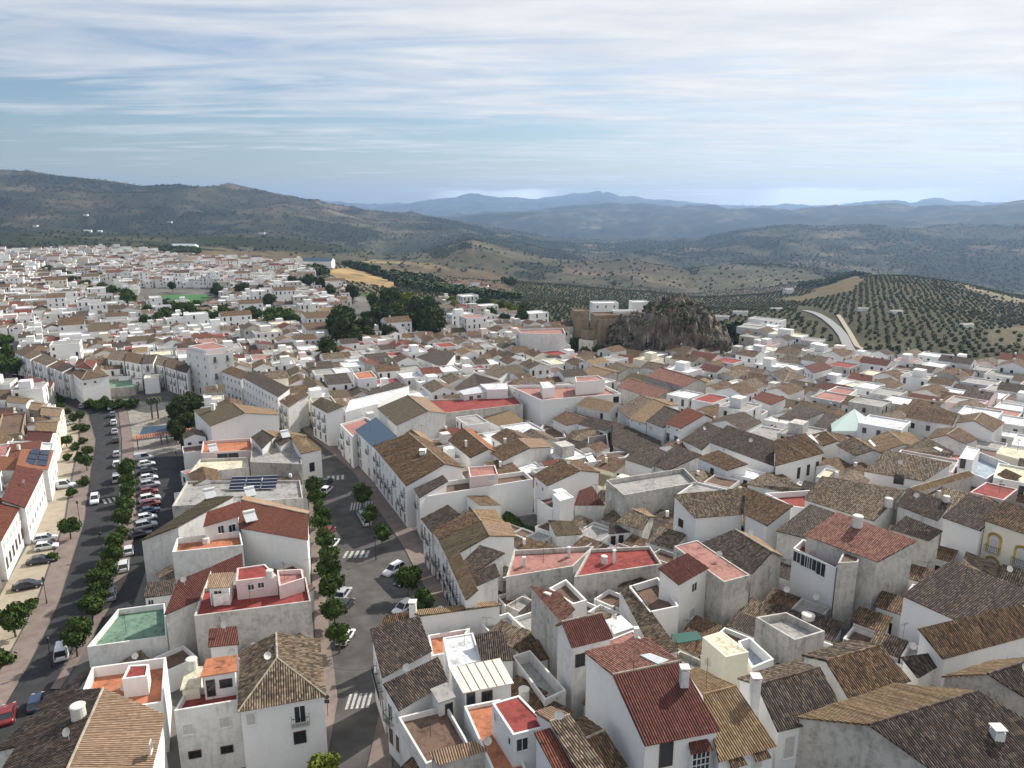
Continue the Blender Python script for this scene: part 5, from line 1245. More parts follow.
# everything further off: one mass of distant houses
mb = MB()
FM = ['clean', 'white', 'dirty', 'pink', 'cream', 'brown_f', 'dark_f', 'mott_f', 'olive_f', 'tan_f', 'red_f', 'maroon_f', 'f_white', 'f_pink', 'f_red', 'f_grey', 'f_orange', 'f_brown', 'glass', 'f_cream']
FI = {n: i for i, n in enumerate(FM)}
rnd = random.Random(11)
FM += []
for q in SPEC:
    if id(q) in ids: continue
    r, c, poly, w, dp, h, t1, t2, a, b, e = q
    if r > 700: h *= 1.0
    k, rf = pick(q)
    if r > 380 and k == 'G' and rnd.random() < .35: k, rf = 'F', rnd.choice(FK[:3])
    g0 = min(gz(*poly[0]), gz(*poly[2])) - .5; ze = gz(*c) + h; rise = min(w, dp) * .19
    wi = FI[rnd.choice(['clean', 'clean', 'white', 'clean', 'dirty', 'white', 'cream' if rnd.random() < .3 else 'clean', 'pink' if rnd.random() < .3 else 'clean'])]
    P = [np.array((p[0], p[1], 0.)) for p in poly]
    Z = lambda p, z: np.array((p[0], p[1], z))
    along = w > dp or e < .5
    if not along: P = [P[1], P[2], P[3], P[0]]
    for i in range(4):
        A_, B_ = P[i], P[(i + 1) % 4]
        t = [Z(A_, g0), Z(B_, g0), Z(B_, ze + (rise if k == 'S' and i in (1, 2) else 0))]
        if k == 'G' and i in (1, 3): t.append(Z((A_ + B_) / 2, ze + rise))
        t.append(Z(A_, ze + (rise if k == 'S' and i in (2, 3) else 0)))
        mb.poly(t, wi)
        n_ = np.array(((B_ - A_)[1], -(B_ - A_)[0])); mid = (A_ + B_) / 2
        if n_.dot(mid[:2] - c) < 0: n_ = -n_
        if n_.dot(-mid[:2]) > 0 and r < 900:
            Lw = np.linalg.norm(B_ - A_); t_ = (B_ - A_) / Lw; n3 = np.array((*unit(n_), 0))
            for fl in range(int(h // 2.9)):
                for m_ in range(int(Lw // 2.6)):
                    if rnd.random() < .35: continue
                    cc = A_ + t_ * Lw * (m_ + .5) / int(Lw // 2.6) + n3 * .04; zc = ze - 1.6 - 2.8 * fl
                    cc = Z(cc, zc)
                    mb.box(cc, t_ * .42, n3 * .03, (0, 0, .62 if rnd.random() < .7 else 1.0), FI['glass'])
    if k == 'F':
        mb.poly([Z(p * .96 + np.array((*c, 0)) * .04, ze - .35) for p in P], FI[rf])
        for i in range(4):
            A_, B_ = P[i], P[(i + 1) % 4]; ci = np.array((*c, 0))
            A2, B2 = A_ * .95 + ci * .05, B_ * .95 + ci * .05
            mb.quad(Z(A_, ze), Z(B_, ze), Z(B2, ze), Z(A2, ze), wi); mb.quad(Z(A2, ze), Z(B2, ze), Z(B2, ze - .4), Z(A2, ze - .4), wi)
        if rnd.random() < .3 and min(w, dp) > 5:
            o_ = np.array((*c, 0)) + (rnd.uniform(-1, 1), rnd.uniform(-1, 1), 0)
            mb.box(Z(o_, ze + .9), np.array((*t1, 0)) * w * .2, np.array((*t2, 0)) * dp * .2, (0, 0, 1.3), wi)
    else:
        ex_ = lambda p: Z(p + (p - np.array((*c, 0))) * .03, ze - .03)
        q4 = [ex_(p) for p in P]
        L1 = np.linalg.norm(P[1] - P[0]); L2 = np.linalg.norm(P[2] - P[1])
        if k == 'S': mb.poly([q4[0], q4[1], q4[2] + (0, 0, rise + .05), q4[3] + (0, 0, rise + .05)], FI[rf + '_f'], uv=[(0, 0), (L1, 0), (L1, L2), (0, L2)])
        else:
            r0, r1 = (q4[0] + q4[3]) / 2 + (0, 0, rise + .1), (q4[1] + q4[2]) / 2 + (0, 0, rise + .1)
            mb.poly([q4[0], q4[1], r1, r0], FI[rf + '_f'], uv=[(0, 0), (L1, 0), (L1, L2 / 2), (0, L2 / 2)])
            mb.poly([q4[2], q4[3], r0, r1], FI[rf + '_f'], uv=[(0, 0), (L1, 0), (L1, L2 / 2), (0, L2 / 2)])
        if rnd.random() < (.4 if min(w, dp) > 5 else .1): o_ = np.array((*c, 0)) + np.array((*t1, 0)) * w * rnd.uniform(-.3, .3); mb.box(Z(o_, ze + rise + .1), (.28, 0, 0), (0, .28, 0), (0, 0, .6), wi)
tag(mb.build('distant_houses', [M[n] for n in FM]), 'mass of far white houses covering the back of the town', 'houses', None, 'stuff')
# scattered white farm buildings in the hills, and the small suburb beyond the park
def farm(px, py, dist, w, d, h, lab, roof='metal', name='farmhouse', cat='building'):
    dd = ray(px, py); k = dist * .55
    while k < dist * 1.8 and ZC + dd[2] * k > float(terrain_z(dd[0] * k, dd[1] * k)): k += 4
    x, y = dd[0] * k, dd[1] * k
    z = float(terrain_z(x, y))
    root = empty(name, (x, y, z - 1), rnd.random() * .6 - .3, lab, cat)
    if dist < 700: w *= .6; d *= .6; h *= .7
    b_ = MB(); b_.bx(-w / 2, w / 2, -d / 2, d / 2, -3, h)
    for s_ in (-1, 1): b_.poly([(s_ * w / 2, -d / 2, h), (s_ * w / 2, d / 2, h), (s_ * w / 2, 0, h + d * .18)])
    b_.build('wall', M['clean'], root)
    r_ = MB()
    for s_ in (-1, 1): r_.poly([(-w / 2 - .3, s_ * (d / 2 + .3), h - .02), (w / 2 + .3, s_ * (d / 2 + .3), h - .02), (w / 2 + .3, 0, h + d * .18 + .1), (-w / 2 - .3, 0, h + d * .18 + .1)], uv=[(0, 0), (w, 0), (w, d / 2), (0, d / 2)])
    r_.build('roof', M[roof], root)
farm(316, 265, 1010, 42, 20, 6, 'long industrial hall with dark blue grey roof beyond the town', 'blue', 'industrial_hall')
farm(185, 249, 1180, 44, 16, 7, 'long white warehouse at the far left edge of the town', 'metal', 'warehouse')
farm(88, 232, 1500, 24, 10, 6, 'pair of long white sheds low on the left hillside', 'metal')
farm(100, 232, 1520, 14, 9, 5, 'short white shed right of the long white sheds', 'metal')
farm(36, 227, 1600, 16, 9, 6, 'white farmhouse at the far left on the hillside', 'brown_f')
farm(170, 223, 1750, 18, 9, 6, 'white farmhouse among trees on the middle of the left hillside', 'brown_f')
farm(86, 216, 1900, 16, 9, 6, 'highest white farmhouse on the left hillside', 'brown_f')
farm(262, 234, 1700, 20, 10, 6, 'white farmhouse where the left hillside meets the wooded ridge', 'brown_f')
farm(740, 316, 480, 16, 8, 5, 'long white villa among trees right of the castle rock', 'f_grey')
farm(722, 321, 460, 14, 8, 5, 'grey roofed white villa right of the castle rock', 'f_grey')
farm(755, 322, 470, 9, 6, 4, 'small white villa nearest the country road', 'f_grey')
farm(895, 314, 640, 14, 7, 4, 'white shed on the right olive hill, left of two', 'f_grey')
farm(862, 311, 660, 12, 7, 4, 'small white cottage beside the top of the country road', 'f_grey')
farm(965, 328, 560, 15, 7, 4, 'long low white shed on the right olive slope', 'f_grey')
farm(788, 294, 900, 10, 10, 6, 'round pale silo shed in front of the right olive hill', 'f_grey')
farm(776, 311, 560, 14, 7, 4, 'white shed on the left of the country road', 'f_grey')
for i, (px, py) in enumerate([(430, 290), (440, 288), (448, 291), (457, 287), (466, 290), (475, 286), (484, 290), (492, 293), (452, 295), (470, 295)]):
    farm(px, py, 720 + (i % 3) * 18, 10, 9, 6, 'white suburb house beyond the wooded park, %s from the left' % ORD[[0, 1, 2, 4, 5, 7, 8, 9, 3, 6][i]], 'brown_f' if i % 3 else 'red_f', 'suburb_house', 'house')
# ---------------------------------------------------------------- castle rock and ruins
def rock(name, px, py, wpx, hm, depth, lab, seed):
    c = drape(px, py); x0, y0 = c[0], c[1]
    s = proj(x0, y0, c[2])[2]
    w = wpx / F * s
    nx, ny = 170, 90
    U, V = np.meshgrid(np.linspace(-1, 1, nx), np.linspace(-1, 1, ny), indexing='ij')
    prof_ = np.interp(U, [-1, -.7, -.35, -.05, .2, .5, .8, 1], [.5, .8, .95, 1.0, .98, .88, .55, .2])
    r = np.sqrt(np.abs(U) ** 2.2 + np.abs(V) ** 2.0)
    e = np.clip(1.0 - r + (fbm(U * 2.5 + seed, V * 2.5, 4) - .5) * .55, 0, 1)
    hh = hm * np.clip(e * 3.6, 0, 1) ** .8 * (.62 + .5 * fbm(U * 1.6 + seed * 2, V * 1.3 + 3, 3)) + (ridged(U * 6 + seed, V * 4, 5) - .64) * hm * .42 * np.clip(e * 5, 0, 1)
    hh = hh * prof_
    X = x0 + U * w / 2 + (ridged(V * 4, hh * .1 + U * 3, 3) - .5) * 3; Y = y0 + V * depth / 2 + (ridged(U * 9 + 2, hh * .15, 4) - .5) * 6
    Z = c[2] - 1.5 + hh
    me = bpy.data.meshes.new(name)
    k = ny
    idx = lambda i, j: i * k + j
    fs = [(idx(i, j), idx(i + 1, j), idx(i + 1, j + 1), idx(i, j + 1)) for i in range(nx - 1) for j in range(ny - 1)]
    me.from_pydata(np.stack([X, Y, Z], -1).reshape(-1, 3).tolist(), [], fs)
    me.materials.append(M['rock'])
    o = bpy.data.objects.new(name, me); S.collection.objects.link(o)
    return tag(o, lab, 'rock')
m, g, b_ = mat('rock')
P = g.n('ShaderNodeNewGeometry').outputs
n1 = g.noise(P['Position'], .25, 8, .7); n2 = g.noise(g.n('ShaderNodeMapping', i={'Vector': P['Position'], 'Scale': (1, 1, .7)}).outputs[0], .5, 9, .75)
c1 = g.mix(g.ramp(n1, [(.35, 0.), (.65, 1.)]), (.17, .135, .105), (.34, .29, .245))
c1 = g.mix(g.ramp(n2, [(.45, 0.), (.6, .8)]), c1, (.10, .08, .065))
up = g.n('ShaderNodeSeparateXYZ', i={0: P['Normal']}).outputs[2]
c1 = g.mix(g.m('MULTIPLY', g.ramp(g.noise(P['Position'], .3, 5), [(.5, 0.), (.58, 1.)]), g.ramp(up, [(.3, 0.), (.7, .9)])), c1, (.055, .065, .03))
lk(g, c1, b_.inputs['Base Color']); b_.inputs['Roughness'].default_value = .95
lk(g, g.n('ShaderNodeBump', i={'Strength': 1.0, 'Distance': 1.2, 'Height': g.m('ADD', n1, n2)}).outputs[0], b_.inputs['Normal'])
M['rock'] = m
rock('rock_outcrop', 668, 361, 142, 27, 46, 'big craggy castle rock standing over the town', 3.3)
rock('rock_outcrop', 612, 352, 62, 9, 34, 'lower shrubby rock shoulder under the ruin walls', 8.1)
def pbox(px, py, h0, w, d, h, wall, roof, lab, name='ruin', cat='ruin', ang=.1, win=()):
    b0 = at_h(px, py, h0)
    ca, sa = math.cos(ang), math.sin(ang); t = np.array((ca, sa)); n_ = np.array((-sa, ca))
    c = b0[:2]
    pl = [c - t * w / 2, c + t * w / 2, c + t * w / 2 + n_ * d, c - t * w / 2 + n_ * d]
    return house('F', lab, pl, b0[2], 0, roof, wall, ph=.5, zb=b0[2] - h, name=name, cat=cat, near=False, occ=False, auto=False, win=win)
pbox(613, 319, 17, 12, 9, 14, 'stone', 'f_brown', 'brown stone castle tower stub beside the ruin wall', 'castle_tower', 'ruin', ang=.25)
pbox(632, 320, 16, 10, 7, 12, 'stone', 'f_brown', 'stepped brown stone castle bastion against the rock', 'castle_wall', 'ruin', ang=-.15)
pbox(600, 330, 12, 16, 5, 9, 'stone', 'f_brown', 'lowest brown stone castle terrace wall', 'castle_wall', 'ruin', ang=-.1)
pbox(620, 315, 18.5, 22, 10, 14, 'stone', 'f_brown', 'brown stone castle ruin wall left of the rock top', 'castle_wall', 'ruin')
pbox(582, 311, 17, 7, 10, 15, 'stone', 'f_brown', 'square brown ruined tower at the left end of the castle', 'castle_tower', 'ruin')
pbox(606, 303, 22, 12, 8, 9, 'clean', 'f_white', 'white house on top of the castle ruin, left one', 'house', 'house', win=[(0, 'grid', 3, 'w')])
pbox(641, 302, 22, 8, 7, 9, 'clean', 'f_white', 'white house on top of the castle ruin, touching the rock', 'house', 'house')
pbox(626, 311, 19.5, 11, 5, 8, 'clean', 'f_white', 'low white house between the two castle top houses', 'house', 'house')
pbox(586, 340, 8, 7, 9, 9, 'cream', 'maroon_f' if 0 else 'f_brown', 'narrow pale house climbing below the castle tower', 'house', 'house', ang=-.6, win=[(0, 'grid', 2, 'sd')])
pbox(634, 324, 13, 14, 5, 6, 'stone', 'f_pink', 'lower brown stone castle wall with pinkish top', 'castle_wall', 'ruin')
pbox(110, 388, 3.5, 16, 14, 6, 'raw', 'f_green', 'grey retaining wall topped with shrubs above the junction', 'retaining_wall', 'wall', ang=.3)
# ---------------------------------------------------------------- trees
def crown_mesh(name, m, rx, rz, n, ls, seed, lobes=7, z0=0.0):
    r = np.random.RandomState(seed)
    lc = r.normal(size=(lobes, 3)); lc /= np.linalg.norm(lc, axis=1)[:, None]
    lc *= np.array((rx, rx, rz)) * .52; lr = r.uniform(.38, .62, lobes) * rx
    k = r.randint(lobes, size=n)
    d = r.normal(size=(n, 3)); d /= np.linalg.norm(d, axis=1)[:, None]
    p = lc[k] + d * (lr[k] * r.uniform(.55, 1.08, n))[:, None] * np.array((1, 1, rz / rx * .95))
    p[:, 2] += z0
    a = r.normal(size=(n, 3)) + d * .6; a /= np.linalg.norm(a, axis=1)[:, None]
    b = np.cross(a, r.normal(size=(n, 3))); b /= np.linalg.norm(b, axis=1)[:, None]
    c = np.cross(a, b)
    s = ls * r.uniform(.6, 1.3, n)[:, None]
    V = np.stack([p - b * s - c * s * .5, p + b * s - c * s * .5, p + b * s * .7 + c * s * .6, p - b * s * .7 + c * s * .6], 1).reshape(-1, 3)
    # inner body so that the crown is not see-through in the middle
    me = bpy.data.meshes.new(name)
    fs = np.arange(4 * n).reshape(-1, 4)
    vi = []; fi = []
    for j in range(lobes):
        o_ = 4 * n + len(vi)
        nu, nv = 7, 5
        for iv in range(nv):
            th = math.pi * (iv + .5) / nv
            for iu in range(nu):
                ph = 2 * math.pi * iu / nu
                w = lr[j] * .72 * r.uniform(.8, 1.15)
                vi.append((lc[j][0] + w * math.sin(th) * math.cos(ph), lc[j][1] + w * math.sin(th) * math.sin(ph), z0 + lc[j][2] + w * math.cos(th) * rz / rx))
        for iv in range(nv - 1):
            for iu in range(nu):
                fi.append((o_ + iv * nu + iu, o_ + iv * nu + (iu + 1) % nu, o_ + (iv + 1) * nu + (iu + 1) % nu, o_ + (iv + 1) * nu + iu))
    me.from_pydata(V.tolist() + vi, [], fs.tolist() + fi)
    me.materials.append(m)
    return me
def trunk_mesh(name, h, r, seed, spread=.8):
    rr = random.Random(seed); b = MB()
    b.tube((0, 0, -.3), (0.05, .03, h), r, r * .7, 8, 0, False)
    for i in range(4):
        an = i * 1.6 + rr.random(); b.tube((.05, .03, h - .1), (math.cos(an) * spread, math.sin(an) * spread, h + spread * rr.uniform(.8, 1.3)), r * .6, r * .25, 6, 0, False)
    o = b.build(name, M['bark']); me = o.data; bpy.data.objects.remove(o)
    return me
TK = {}
def kind(key, m, rx, rz, hc, n, ls, tr, seeds=3, lobes=8):
    TK[key] = [(crown_mesh('crown_' + key, M[m], rx, rz, n, ls, 10 + i * 7, lobes), trunk_mesh('trunk_' + key, max(.3, hc - rz * .75), tr, i), hc) for i in range(seeds)]
kind('orange', 'leaf', 1.75, 1.6, 3.1, 1500, .17, .13, 4)
kind('big', 'leafd', 3.6, 3.6, 6.0, 1800, .34, .28, 3, 10)
kind('mid', 'leaf', 2.6, 2.3, 3.6, 1200, .27, .2, 3)
kind('yellow', 'leafy', 2.8, 2.6, 4.6, 1300, .27, .2, 2)
kind('bush', 'leaf', 1.3, .95, .9, 500, .19, .08, 3, 6)
kind('olive', 'leafo', 1.6, 1.2, 1.6, 200, .36, .25, 4, 5)
kind('pine', 'leafd', 4.4, 4.0, 6.5, 700, .7, .3, 3, 9)
tn = 0
def tree(key, px, py, lab, group, sc=1.0, name=None, cat='tree', h=None, xy=None):
    global tn
    cm, tm, hc = TK[key][tn % len(TK[key])]; tn += 1
    p = at_h(px, py, hc * sc if h is None else h) if xy is None else xy
    z = gz(p[0], p[1]) if xy is None else xy[2]
    root = empty(name or {'orange': 'orange_tree', 'big': 'broadleaf_tree', 'mid': 'garden_tree', 'yellow': 'garden_tree', 'bush': 'shrub', 'olive': 'olive_tree', 'pine': 'pine_tree'}[key], (p[0], p[1], z), (tn * 2.4) % 6.28, lab, cat, group)
    s_ = sc * (0.80 + .36 * ((tn * 37) % 10) / 10)
    root.scale = (s_ * (.9 + .2 * ((tn * 13) % 7) / 7), s_, s_ * (.9 + .22 * ((tn * 29) % 9) / 9))
    c = bpy.data.objects.new('crown', cm); S.collection.objects.link(c); c.parent = root; c.location = (0, 0, hc)
    t = bpy.data.objects.new('trunk', tm); S.collection.objects.link(t); t.parent = root
    return root
L1 = [(315, 484), (317, 497), (319, 509), (321, 521), (323, 536), (328, 551), (330, 567), (332, 585), (334, 603), (338, 627)]
for i, p in enumerate(L1): tree('orange', *p, 'orange tree, %s from the bottom in the row left of the centre street' % ORD[9 - i], 'orange trees left of the centre street', 1.3)
R1 = [(362, 493, 'farthest'), (369, 512, 'second'), (381, 531, 'third'), (408, 577, 'fourth'), (421, 598, 'nearest')]
for i, p in enumerate(R1): tree('orange', p[0], p[1], 'orange tree on the right pavement of the centre street, %s one' % p[2], 'orange trees right of the centre street', 1.3)
M1 = [(129, 462), (128, 470), (128, 479), (127, 488), (126, 497), (124, 507), (122, 517), (119, 528), (116, 540), (113, 553), (106, 566), (100, 579), (95, 592), (90, 604), (80, 624), (74, 634)]
for i, p in enumerate(M1): tree('orange', *p, 'clipped tree in the avenue median row, %s from the bottom' % ORD[15 - i], 'clipped trees in the avenue median', 1.22)
G1 = [(60, 405), (68, 410), (72, 418), (80, 415), (76, 426), (84, 428), (66, 440), (74, 446), (83, 440), (87, 450), (78, 456), (68, 456), (86, 462), (60, 398), (50, 396)]
for i, p in enumerate(G1): tree('bush' if i % 3 else 'mid', *p, 'green garden bush between the left houses and the avenue', 'garden bushes along the avenue', 1.3 if i % 3 else .65, name='garden_bush', cat='bush')
for i, (x, y, lab) in enumerate([(69, 527, 'small rounded olive tree on the sandy forecourt'), (53, 557, 'thin shrub tree beside the parked dark car'), (12, 616, 'large dark shrub at the left picture edge'), (31, 603, 'clipped dark hedge bush beside the sandy forecourt'), (1, 657, 'small dark bush at the lower left picture edge'), (83, 481, 'round dark bush beside the white pickup on the forecourt'), (72, 492, 'dark purple leaved shrub behind the white parked van')]):
    tree(['mid', 'bush', 'mid', 'bush', 'bush', 'bush', 'bush'][i], x, y, lab, None, [.75, .9, 1.0, 1.5, 1.4, 1.3, 1.3][i], name='shrub', cat='shrub')
for i in range(11): tree('bush', 89 + i * 4.4, 393 + (i % 3) * 2 - i * .2, 'shrub on top of the grey retaining wall by the junction', 'shrubs on the retaining wall', 1.7, h=5, name='wall_shrub', cat='shrub')
for i, p in enumerate([(182, 402), (190, 398), (178, 414), (187, 420), (180, 430), (188, 438), (195, 408), (176, 424)]): tree('big', *p, 'tall dark tree in the clump between the square and the big white gable', 'dark trees beside the square', .8)
tree('yellow', 203, 402, 'yellow green tree at the top of the dark clump by the square', None, 1.0)
for i, p in enumerate([(3, 342), (8, 352), (2, 362), (10, 366)]): tree('mid', *p, 'green tree cluster at the far left picture edge above the curved terrace', 'green trees at the far left edge', 1.6)
for i, p in enumerate([(512, 515), (520, 520), (528, 523), (506, 511)]): tree('bush', *p, 'dark shrub in the walled courtyard below the long blank wall', 'shrubs in the walled courtyard', 1.5, name='courtyard_shrub', cat='shrub', h=3)
tree('yellow', 322, 764, 'yellow green tree top at the bottom edge below the hipped corner house', None, .7)
tree('bush', 200, 764, 'small yellow green shrub at the bottom edge beneath the white house', None, 1.0)
for i, p in enumerate([(708, 380), (716, 385), (712, 374), (705, 388), (722, 372), (700, 372), (690, 366), (730, 374)]): tree('mid', *p, 'garden tree in the hollow right of the barn-like roof', 'garden trees below the castle rock', 1.1)
for i, p in enumerate([(585, 352), (592, 345), (598, 356), (604, 350), (612, 358), (620, 354), (575, 346), (738, 350), (744, 344)]): tree('big', *p, 'dark tree clinging to the foot of the castle rock', 'dark trees at the castle rock foot', .8)
rr = random.Random(4)
pk = 0
while pk < 85:
    x, y = rr.uniform(340, 438), rr.uniform(286, 332)
    if y < 290 + abs(x - 398) * .35 or (x < 360 and y < 312): continue
    tree('big' if rr.random() < .5 else rr.choice(['yellow', 'mid', 'mid']), x, y, 'dense dark tree on the wooded hill park in the middle distance', 'trees of the wooded hill park', rr.uniform(1.2, 2.0), name='park_tree'); pk += 1
for p in [(444, 300), (452, 302), (460, 299), (468, 303), (476, 302), (484, 305), (492, 303), (500, 307), (508, 306), (515, 310), (524, 309), (455, 308), (470, 310), (490, 312), (505, 316), (520, 318)]:
    tree('yellow' if rr.random() < .4 else 'big', *p, 'tree in the belt between the wooded park and the olive slope', 'tree belt beyond the wooded park', 1.3, name='belt_tree')
for p in [(150, 312), (158, 308), (166, 306), (172, 310), (180, 307), (188, 310), (196, 306), (204, 309), (186, 318), (164, 318), (224, 308), (232, 312), (222, 316), (252, 316), (262, 314), (272, 318), (283, 316), (242, 320), (146, 320), (202, 316), (292, 320)]:
    tree('mid', *p, 'green tree in the line beside the football pitch', 'trees around the football pitch', rr.uniform(1.9, 2.5), name='pitch_tree')
for i in range(26):
    t = i / 26; tree('mid', 30 + t * 105 + rr.uniform(-3, 3), 264 + t * 37 + rr.uniform(-2, 2), 'tree lining the diagonal avenue in the far left town', 'trees of the far diagonal avenue', rr.uniform(1.5, 2.2), name='avenue_tree')
for p in [(75, 254), (122, 258), (104, 272), (172, 284), (183, 266), (243, 290), (262, 290), (300, 283), (310, 281), (322, 283), (330, 290), (292, 279), (340, 288), (352, 290), (60, 282), (215, 290), (228, 288), (330, 352), (325, 350), (270, 302)]:
    tree('big', *p, 'dark tree among the far white houses', 'trees scattered in the far town', rr.uniform(1.0, 1.6), name='town_tree')
# palms
def palm(px, py, lab):
    p = at_h(px, py, 7)
    root = empty('palm_tree', (p[0], p[1], gz(p[0], p[1])), rr.random() * 6, lab, 'palm', 'palm trees on the square')
    b = MB(); b.tube((0, 0, -.3), (.1, 0, 6.6), .28, .2, 8); b.build('trunk', M['bark'], root)
    b = MB()
    for i in range(26):
        an = i * 2.4; el = .9 - 1.5 * (i / 26); L = 2.3
        c, s_ = math.cos(an), math.sin(an); prev = np.array((.1, 0, 6.6)); n_ = np.array((-s_, c, 0))
        for k in range(5):
            e_ = el - .38 * k; nx = prev + np.array((c * math.cos(e_), s_ * math.cos(e_), math.sin(e_))) * L / 5
            w0, w1 = (.12, .34, .36, .28, .18)[k], (.34, .36, .28, .18, .02)[k]
            dn = np.array((0, 0, -.12))
            b.quad(prev, prev + n_ * w0 + dn, nx + n_ * w1 + dn, nx); b.quad(prev, nx, nx - n_ * w1 + dn, prev - n_ * w0 + dn); prev = nx
    b.build('crown', M['leafo'], root)
palm(150, 398, 'palm tree on the square, the left one'); palm(156, 397, 'palm tree on the square, the right one')
# ---------------------------------------------------------------- olive groves and woods on the near hills
ico = []
ph_ = (1 + 5 ** .5) / 2
for a in (-1, 1):
    for b in (-ph_, ph_): ico += [(0, a, b), (a, b, 0), (b, 0, a)]
ico = np.array(ico) / math.hypot(1, ph_)
fac = []
for i in range(12):
    for j in range(i + 1, 12):
        for k in range(j + 1, 12):
            if all(np.linalg.norm(ico[a] - ico[b]) < 1.2 for a, b in ((i, j), (j, k), (i, k))): fac.append((i, j, k))
fac = np.array(fac)
def scatter():
    R = np.random.RandomState(2)
    gx, gy = np.meshgrid(np.arange(-1000, 1000, 6.8), np.arange(250, OLR, 6.8))
    x = gx.ravel() + R.uniform(-1, 1, gx.size); y = gy.ravel() + R.uniform(-1, 1, gx.size)
    ca, sa = math.cos(.35), math.sin(.35)
    x, y = x * ca - (y - 700) * sa, x * sa + (y - 700) * ca + 700
    r = np.hypot(x, y)
    m = (r < OLR) & (np.abs(np.arctan2(x, y)) < .70) & (y > 200); x, y, r = x[m], y[m], r[m]
    z = terrain_z(x, y)
    col, dots = land_cover(x, y, z)
    d = y * CP - (z - ZC) * SP; px = 512 + F * x / d; py = 384 - F * (y * SP + (z - ZC) * CP) / d
    tw = inpoly(px, py, TOWN)
    road = [(798, 305), (820, 308), (848, 322), (864, 345), (868, 372), (842, 372), (840, 348), (822, 326), (800, 316)]
    rd = inpoly(px, py, road) & (r < 700)
    wood = (col.sum(1) < .16) & (dots < .05)
    keep_ = ~tw & ~rd & ((R.rand(len(x)) < dots * .93) | (wood & (R.rand(len(x)) < .95))) & (px > -40) & (px < 1064)
    x, y, z, r, wood = [q[keep_] for q in (x, y, z, r, wood)]
    o = np.argsort(r); return [q[o] for q in (x, y, z, r, wood)]
x, y, z, r, wood = scatter()
n0 = 270
for i in range(n0):
    tree('pine' if wood[i] and i % 2 else 'olive', 0, 0, 'round olive tree standing in the nearest rows of the grove below the town' if not (wood[i] and i % 2) else 'dark pine in the nearest wood below the town',
         'nearest olive trees of the grove' if not (wood[i] and i % 2) else 'nearest pines of the wood', 1.0 if not wood[i] else .8, xy=(x[i], y[i], z[i]))
def blobs(x, y, z, rad, hgt, m, name, lab):
    R = np.random.RandomState(9); n = len(x)
    V = ico[None] * (1 + R.uniform(-.3, .3, (n, 12, 1))) * rad[:, None, None] * np.array((1, 1, 1)) 
    V[:, :, 2] *= hgt; V += np.stack([x, y, z + rad * .75 * hgt], 1)[:, None, :]
    Fc = (fac[None] + 12 * np.arange(n)[:, None, None]).reshape(-1, 3)
    me = bpy.data.meshes.new(name)
    me.vertices.add(12 * n); me.vertices.foreach_set('co', V.ravel())
    me.loops.add(Fc.size); me.loops.foreach_set('vertex_index', Fc.ravel())
    me.polygons.add(len(Fc)); me.polygons.foreach_set('loop_start', np.arange(0, Fc.size, 3)); me.polygons.foreach_set('loop_total', np.full(len(Fc), 3))
    me.update(); me.materials.append(m)
    o_ = bpy.data.objects.new(name, me); S.collection.objects.link(o_)
    return tag(o_, lab, 'trees', None, 'stuff')
R = np.random.RandomState(1)
w = wood[n0:]; X, Y, Z_ = x[n0:], y[n0:], z[n0:]
o = blobs(X[~w], Y[~w], Z_[~w], R.uniform(.95, 1.6, (~w).sum()), .85, M['leafo'], 'olive_grove', 'olive groves in rows over the near hills')
o = blobs(np.repeat(X[w], 2) + R.uniform(-4, 4, 2 * w.sum()), np.repeat(Y[w], 2) + R.uniform(-4, 4, 2 * w.sum()), np.repeat(Z_[w], 2), R.uniform(2.2, 4.2, 2 * w.sum()), 1.2, M['leafd'], 'woodland', 'dark woods on the near hills')
def far_woods():
    R = np.random.RandomState(5)
    n = 90000
    a = R.uniform(-.68, .68, n); q = np.sqrt(R.uniform(1500 ** 2, 5200 ** 2, n))
    x, y = q * np.sin(a), q * np.cos(a)
    z = terrain_z(x, y); col, dots = land_cover(x, y, z)
    k = ((col.sum(1) < .16) & (dots < .05) & (R.rand(n) < .7)) | (R.rand(n) < .12)
    return x[k], y[k], z[k], R.uniform(1.8, 3.8, k.sum())
x, y, z, rad = far_woods()
blobs(x, y, z, rad, .8, M['leafo'], 'far_woodland', 'dark woods and scattered trees on the far hills')

# scrub growing on the castle rock
R = np.random.RandomState(8)
pts = []
rk = [o for o in S.collection.objects if o.name.startswith('rock_outcrop')]
for o in rk:
    co = np.zeros(len(o.data.vertices) * 3); o.data.vertices.foreach_get('co', co); co = co.reshape(-1, 3)
    k = R.rand(len(co)) < np.where(fbm(co[:, 0] / 9, co[:, 2] / 6, 3) > .52, .10, .01)
    k &= co[:, 2] > -2
    pts.append(co[k])
pts = np.concatenate(pts)
blobs(pts[:, 0], pts[:, 1], pts[:, 2] - .5, R.uniform(.5, 1.5, len(pts)), .8, M['leafo'], 'rock_scrub', 'low scrub growing in patches on the castle rock')
